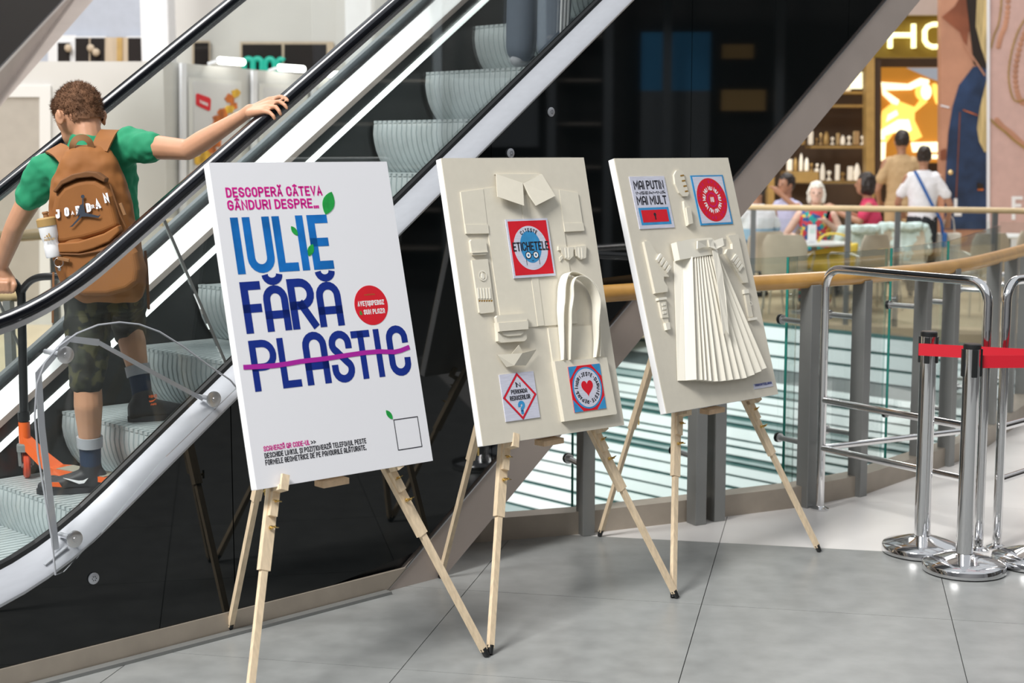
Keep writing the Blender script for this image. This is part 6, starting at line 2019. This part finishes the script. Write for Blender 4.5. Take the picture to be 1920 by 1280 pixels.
# backpack
BKO = at(185, 560, 5.47)
bp_ = thing('backpack', 'brown backpack with white lettering worn by the boy on the escalator', 'backpack', BKO)
PF = FD                                            # pack axes: PF into his back, SD to the right
def pk3(px, py, d=0.0): return at(px, py, 5.44 + d)
rows_ = [(272, 168, 26, 0.030), (282, 168, 42, 0.055), (305, 167, 54, 0.072), (340, 167, 69, 0.085), (400, 172, 78, 0.095), (450, 179, 83, 0.10), (500, 188, 84, 0.10), (535, 197, 76, 0.09), (556, 204, 62, 0.065), (566, 206, 48, 0.04)]
pb_ = Blob()
pb_.loft([(pk3(cx_, y_, 0.03), SD * (hw_ / 2850 * 5.47), PF * dp_) for y_, cx_, hw_, dp_ in rows_], 28, 2.7)
pack = pb_.build('main_compartment', 'pack_brown', None, 0.006, 5, disp=0.007, dscale=13)
attach(pack, bp_, BKO)
def pack_panel(name, material, pts, d, th, rnd=0.006):       # a padded panel on the outer face
    q = [pk3(x, y, d) for x, y in pts]
    bm = bmesh.new()
    vs = [bm.verts.new(p) for p in q]
    f = bm.faces.new(vs)
    r = bmesh.ops.extrude_face_region(bm, geom=[f])
    nv = [e for e in r['geom'] if isinstance(e, bmesh.types.BMVert)]
    bmesh.ops.translate(bm, verts=nv, vec=V((0, -th, 0)))
    ctr = sum((v.co for v in nv), V((0, 0, 0))) / len(nv)
    for v in nv: v.co = v.co.lerp(ctr, rnd / 0.10)
    m = MB()
    m.from_bm(bm)
    o = m.build(name, material, None)
    bv = o.modifiers.new('b', 'BEVEL'); bv.width = rnd; bv.segments = 3
    return attach(o, bp_, BKO)
pack_panel('front_pocket', 'pack_brown', [(96, 438), (97, 395), (103, 365), (118, 346), (140, 336), (165, 331), (185, 332), (205, 345), (216, 365), (222, 395), (228, 420), (228, 428), (200, 440), (160, 452), (120, 460), (104, 460)], -0.055, 0.028, 0.012)
pack_panel('pocket_hood', 'pack_dark', [(103, 358), (118, 338), (140, 326), (168, 320), (188, 322), (205, 334), (203, 342), (180, 331), (150, 334), (122, 346), (108, 362)], -0.052, 0.040, 0.004)
pack_panel('lower_pocket', 'pack_brown', [(108, 470), (150, 468), (200, 455), (232, 432), (262, 470), (268, 505), (265, 530), (245, 545), (205, 556), (155, 556), (138, 545), (120, 520)], -0.062, 0.026, 0.012)
pack_panel('pocket_flap', 'pack_brown', [(110, 455), (150, 452), (200, 436), (228, 420), (232, 432), (212, 452), (180, 466), (150, 474), (112, 474)], -0.060, 0.034, 0.006)
def on_pack(o): return attach(o, bp_, BKO)
on_pack(MB().tube([pk3(110, 476, -0.088), pk3(150, 477, -0.094), pk3(190, 470, -0.094), pk3(225, 448, -0.092)], 0.0035, 8).build('zipper', 'pack_dark', None))
on_pack(MB().tube([pk3(206, 345, -0.086), pk3(215, 372, -0.086), pk3(226, 404, -0.084), pk3(236, 425, -0.08)], 0.0035, 8).build('zipper', 'pack_dark', None))
on_pack(MB().bbox(pk3(119, 486, -0.10), (0.042, 0.008, 0.012), 0.002, Matrix.Rotation(R(12), 3, 'Y')).build('zip_pull', 'pack_strap', None))
on_pack(MB().bbox(pk3(230, 392, -0.088), (0.011, 0.008, 0.045), 0.002, Matrix.Rotation(R(-20), 3, 'Y')).build('zip_pull', 'pack_strap', None))
kr = [pk3(110, 492, -0.10) + V((0.016 * math.cos(R(a)), 0, 0.016 * math.sin(R(a)))) for a in range(0, 361, 20)]
on_pack(MB().tube(kr, 0.0014, 6).build('key_ring', 'steel', None))
on_pack(MB().lathe([(0, 0), (0.006, 0.002), (0.007, 0.010), (0.003, 0.018), (0, 0.02)], pk3(112, 508, -0.10), 10).build('key_charm', 'steel', None))
# carry loop, shoulder straps, hanging strap ends
def strap(name, pts, wd, th, upv, material='pack_strap'):
    return on_pack(MB().sweep(smooth_path(pts, 6), [(-wd / 2, -th / 2), (wd / 2, -th / 2), (wd / 2, th / 2), (-wd / 2, th / 2)], up=upv).build(name, material, None, True))
strap('carry_loop', [pk3(136, 288, 0.0), pk3(136, 272, -0.02), pk3(144, 260, -0.02), pk3(158, 258, -0.015), pk3(168, 266, -0.01), pk3(172, 280, 0.0)], 0.022, 0.003, (0, -1, 0.1))
strap('shoulder_strap', [pk3(186, 282, 0.01), pk3(195, 262, 0.04), pk3(202, 250, 0.10), pk3(208, 246, 0.16), pk3(212, 262, 0.26)], 0.062, 0.010, (0.1, -0.7, 1), 'pack_brown')
strap('shoulder_strap', [pk3(128, 300, 0.01), pk3(115, 285, 0.05), pk3(104, 279, 0.11), pk3(100, 280, 0.17), pk3(98, 300, 0.28)], 0.062, 0.010, (-0.3, -0.7, 1), 'pack_brown')
strap('strap_end', [pk3(272, 470, 0.10), pk3(275, 500, 0.06), pk3(277, 540, 0.04), pk3(279, 580, 0.03)], 0.010, 0.002, (0, -1, 0), 'pack_dark')
strap('strap_end', [pk3(100, 510, 0.10), pk3(100, 545, 0.08), pk3(99, 580, 0.08), pk3(99, 605, 0.08)], 0.008, 0.002, (0, -1, 0), 'pack_dark')
# lettering and the leaping figure on the front pocket
pd = -0.090
def ptxt(ch, x, y, w, h, rot, material, wt=0.24):
    c, s = math.cos(R(rot)), math.sin(R(rot))
    fn = lambda a, b: pk3(x + a * c + b * s, y - b * c + a * s, pd)
    on_pack(text_mesh(ch, -w / 2, -h / 2, w, h, wt, False, fn).build('lettering', material, None))
for ch, x, y, w, h, r_ in (('J', 108, 401, 8, 17, -4), ('O', 125, 397, 9, 17, -5), ('R', 147, 394, 10, 17, -10), ('D', 166, 389, 9, 17, -10), ('A', 183, 382, 10, 18, -14), ('N', 199, 371, 10, 18, -16)):
    ptxt(ch, x, y, w, h, r_, 'ink_white')
for ch, x, y, r_ in (('A', 136, 399, -8), ('I', 156, 394, -8), ('R', 174, 387, -12)):
    ptxt(ch, x, y, 5.5, 7, r_, 'ink_white')
pj = lambda x, y: (x / 5.334, 360 + y / 5.334)
def plogo(pts): on_pack(MB().prism([pk3(*pj(x, y), pd - 0.001) for x, y in pts], (0, -0.0008, 0)).build('figure_logo', 'logo_grey', None))
plogo([(828 + 19 * math.cos(R(a)), 45 + 19 * math.sin(R(a))) for a in range(0, 360, 30)])
plogo([(822, 65), (835, 65), (838, 125), (852, 205), (985, 238), (1003, 222), (1000, 238), (985, 258), (880, 245), (820, 245), (770, 300), (725, 345), (693, 350), (720, 330), (790, 250), (800, 220), (770, 240), (752, 248), (775, 215), (785, 180), (800, 130), (822, 120)])
# drink bottle in the side pocket
ba, bb = at(102, 482, 5.365), at(86, 405, 5.365)
ax = (bb - ba).normalized()
BM = ax.to_track_quat('Z', 'Y').to_matrix()
L_ = (bb - ba).length
btl = thing('drink_bottle', 'white sports bottle with tan cap in the backpack side pocket', 'bottle', ba)
def btn(o): return attach(o, btl, ba)
btn(MB().lathe([(0, 0), (0.026, 0), (0.029, 0.006), (0.029, L_ * .28), (0.026, L_ * .36), (0.029, L_ * .44), (0.033, L_ * .52), (0.034, L_ * .78), (0.0, L_ * .78)], ba, 28, BM).build('flask', 'bottle_white', None))
cap_ = btn(MB().lathe([(0, L_ * .76), (0.036, L_ * .76), (0.036, L_ * .93), (0.030, L_ * .97), (0, L_ * .97)], ba, 28, BM).build('cap', 'bottle_tan', None))
MB().lathe([(0, L_ * .96), (0.009, L_ * .96), (0.009, L_ * 1.05), (0.012, L_ * 1.07), (0.010, L_ * 1.11), (0, L_ * 1.11)], ba, 16, BM).build('spout', 'pack_strap', cap_)
def bl(px, py): return at(px, py, 5.365 - 0.0365)
for k in range(3):
    x0_ = 83.5 + k * 4.2
    btn(MB().prism([bl(x0_, 446.0 - k * 0.8), bl(x0_ + 3.2, 445.3 - k * .8), bl(x0_ + 1.4 - k * 0.5, 443.5 - k * 3.4), bl(x0_ - 0.8 - k * 0.5, 444.6 - k * 3.4)], (0, -0.0006, 0)).build('stripe_logo', 'bottle_tan', None))
fnb = lambda a, b: bl(82.5 + a, 452.5 - a * 0.16 - b)
btn(text_mesh('ADIDAS', 0, 0, 20, 4.5, 0.2, True, fnb).build('lettering', 'bottle_tan', None))

# scooter held in front of the boy
wc = at(50, 878, 5.84)
sc_ = thing('kick_scooter', 'orange kick scooter with black stem standing on the escalator step', 'scooter', V((wc.x, wc.y, sole_l)))
SCO = sc_.location.copy()
def scn(o): return attach(o, sc_, SCO)
adir = V((0.93, 0.36, 0)).normalized()             # wheel axle
wz = sole_l + 0.052
wc = V((wc.x, wc.y, wz))
WM = adir.to_track_quat('Z', 'Y').to_matrix()
scn(MB().lathe([(0, -0.012), (0.046, -0.012), (0.052, -0.006), (0.052, 0.006), (0.046, 0.012), (0, 0.012)], wc, 32, WM).build('wheel', 'wheel_red', None))
scn(MB().lathe([(0, -0.020), (0.012, -0.020), (0.012, 0.020), (0, 0.020)], wc, 16, WM).build('axle', 'dark_steel', None))
hd_ = at(46, 812, 5.82)
tp_ = at(40, 548, 5.80)
for sx in (-1, 1):
    scn(MB().bar(wc + adir * (0.022 * sx), hd_ + adir * (0.022 * sx) - V((0, 0, 0.06)), 0.012, 0.020).build('fork_blade', 'dark_steel', None))
scn(MB().bbox(hd_ - V((0, 0, 0.055)), (0.055, 0.05, 0.035), 0.008).build('fork_crown', 'dark_steel', None))
scn(MB().tube([hd_ - V((0, 0, 0.05)), hd_ + V((0, 0, 0.045))], 0.022, 16).build('head_tube', 'scooter_orange', None))
scn(MB().tube([hd_ + V((0, 0, 0.03)), tp_], 0.0165, 16).build('stem', 'rubber', None))
scn(MB().lathe([(0, 0), (0.023, 0), (0.023, 0.035), (0, 0.035)], hd_ + V((0, 0, 0.05)), 16).build('clamp', 'rubber', None))
scn(MB().tube(smooth_path([tp_ - V((0, 0, 0.05)), tp_ + V((0.0, 0, -0.005)), at(52, 531, 5.79), at(72, 520, 5.77), at(104, 518, 5.74), at(122, 519, 5.73)], 6), 0.014, 12).build('handlebar', 'rubber', None))
scn(MB().tube(smooth_path([tp_ - V((0, 0, 0.05)), tp_ + V((-0.005, 0, 0.0)), at(26, 528, 5.80), at(8, 528, 5.81), at(-30, 530, 5.83)], 6), 0.015, 12).build('handlebar', 'rubber', None))
d0, d1_ = at(112, 890, 5.76), at(170, 898, 5.66)
d0.z = d1_.z = sole_l + 0.062
dd = (d1_ - d0).normalized()
dsd = V((dd.y, -dd.x, 0))
def deckq(p, w, z): return [p - dsd * w + V((0, 0, z)), p + dsd * w + V((0, 0, z))]
m = MB()
nk_ = hd_ - V((0, 0, 0.01))
rg = []
for p, w, th in ((nk_ + dd * 0.012, 0.018, 0.05), (nk_.lerp(d0, 0.5) + V((0, 0, -0.005)), 0.022, 0.045), (d0 - dd * 0.02, 0.035, 0.032), (d0 + dd * 0.02, 0.045, 0.024), (d1_, 0.045, 0.022), (d1_ + dd * 0.14, 0.042, 0.020)):
    rg.append([p - dsd * w, p + dsd * w, p + dsd * w - V((0, 0, th)), p - dsd * w - V((0, 0, th))])
m.ringed(rg)
dk_ = scn(m.build('deck', 'scooter_orange', None))
MB().prism([d0 + dd * 0.03 - dsd * 0.040 + V((0, 0, .0005)), d0 + dd * 0.03 + dsd * 0.040 + V((0, 0, .0005)), d1_ + dd * 0.12 + dsd * 0.038 + V((0, 0, .0005)), d1_ + dd * 0.12 - dsd * 0.038 + V((0, 0, .0005))], (0, 0, 0.002)).build('grip_tape', 'grip_tape', dk_)
rwc = d1_ + dd * 0.19
rwc.z = wz
scn(MB().lathe([(0, -0.012), (0.046, -0.012), (0.052, -0.006), (0.052, 0.006), (0.046, 0.012), (0, 0.012)], rwc, 32, dsd.to_track_quat('Z', 'Y').to_matrix()).build('wheel', 'wheel_red', None))
scn(MB().bar(d1_ + dd * 0.12 - V((0, 0, 0.012)), rwc, 0.05, 0.016).build('rear_fork', 'scooter_orange', None))

# ------------------------------------------------------------------ rider higher up the escalator
rp_ = esw(1.275 + 0.17, 0.62, step_z(1.275))
rider = figure('rider in grey track trousers with white side stripes, cut off by the top edge', 960, 7.0, -45.5, 'stand', 'skin_light', 'cloth_black', 'cloth_grey', 'hair_dark', None, 'short', 1.0, shoe='sock_grey', legw=1.3)
rider.location = rp_
for k in range(3):
    m = MB()
    m.sweep([V((0.192, -0.030 + 0.024 * k, 0.90)), V((0.105 + 0.086, -0.028 + 0.024 * k, 0.62)), V((0.10 + 0.086, -0.030 + 0.022 * k, 0.46)), V((0.10 + 0.074, -0.032 + 0.02 * k, 0.14))],
            [(-0.005, -0.003), (0.005, -0.003), (0.005, 0.003), (-0.005, 0.003)], up=(1, 0, 0))
    m.build('side_stripe', 'ink_white', rider)
# ------------------------------------------------------------------ dark shop front across the hall on the right, mirrored in the black cladding
mat('shop_dark', (0.030, 0.026, 0.024), 0.45, vary=0.3, scale=1.0)
mat('post_grey', (0.30, 0.33, 0.36), 0.4, metal=0.3)
mat('shelf_beige', (0.50, 0.44, 0.38), 0.5)
mat('poster_blue', (0.05, 0.25, 0.5), 0.4, emit=(0.05, 0.30, 0.58), estr=0.6)
mat('warm_panel', (0.5, 0.32, 0.12), 0.4, emit=(0.62, 0.38, 0.12), estr=0.45)
mat('down_glow', (1, 0.9, 0.8), 0.4, emit=(1.0, 0.80, 0.72), estr=14.0)
rs = thing('shop_front', 'dark shop front with grey posts and a blue picture, mirrored in the black glass', 'shop', (11.6, 7.5, 0))
RSO = V((11.6, 7.5, 0))
def rsp(y0, y1, z0, z1, x, name, material, th=0.06):
    return attach(MB().box((x + th / 2, (y0 + y1) / 2, (z0 + z1) / 2), (th, y1 - y0, z1 - z0)).build(name, material), rs, RSO)
rsp(-3.0, 10.4, 0.0, 4.2, 12.2, 'back_wall', 'shop_dark', 0.2)  # unseen dark wall, enlarged so the black cladding mirrors less grey
rsp(-3.0, 10.4, 4.2, 7.0, 11.5, 'added_dark_fascia', 'shop_dark', 0.9)  # unseen dark mass added above to keep the cladding's reflections dark
for y in (1.0, 3.2, 5.1, 6.30, 6.95, 7.62, 8.9, 10.1):
    rsp(y, y + 0.10, 0.0, 4.2, 11.5, 'post', 'post_grey', 0.1)
for z in (0.5, 0.95, 1.45, 1.95, 2.45, 2.95):
    rsp(6.42, 6.93, z, z + 0.03, 11.75, 'shelf', 'shelf_beige', 0.35)
    rsp(3.3, 5.05, z, z + 0.03, 11.75, 'shelf', 'shelf_beige', 0.35)
rsp(7.40, 8.20, 2.35, 3.02, 11.9, 'picture', 'poster_blue', 0.04)
rsp(7.40, 8.20, 1.20, 2.35, 11.9, 'picture', 'post_grey', 0.04)
rsp(8.34, 8.85, 2.12, 2.36, 11.9, 'lit_panel', 'warm_panel', 0.04)
rsp(8.34, 8.70, 2.72, 2.88, 11.9, 'lit_panel', 'warm_panel', 0.04)
rsp(5.3, 6.2, 1.7, 2.5, 11.9, 'picture', 'post_grey', 0.04)
attach(MB().box((10.6, 8.9, 3.42), (1.8, 3.4, 0.06)).build('canopy', 'shop_dark'), rs, RSO)
dl = [(10.0, 8.40, 3.36), (10.4, 8.62, 3.36), (10.8, 8.86, 3.36), (11.2, 9.10, 3.36), (10.2, 8.2, 3.36), (11.0, 9.5, 3.36)]
for i, p in enumerate(dl):
    o = MB().lathe([(0, 0), (0.05, 0), (0.05, 0.02), (0, 0.02)], (p[0], p[1], 3.365), 20).build('downlight', 'down_glow')
    attach(o, rs, RSO)
    MB().lathe([(0.05, 0), (0.065, 0), (0.065, 0.025), (0.05, 0.025)], (p[0], p[1], 3.363), 20).build('bezel', 'post_grey', o)

D.batch_remove(TRASH)
D.scenes.remove(TMP)
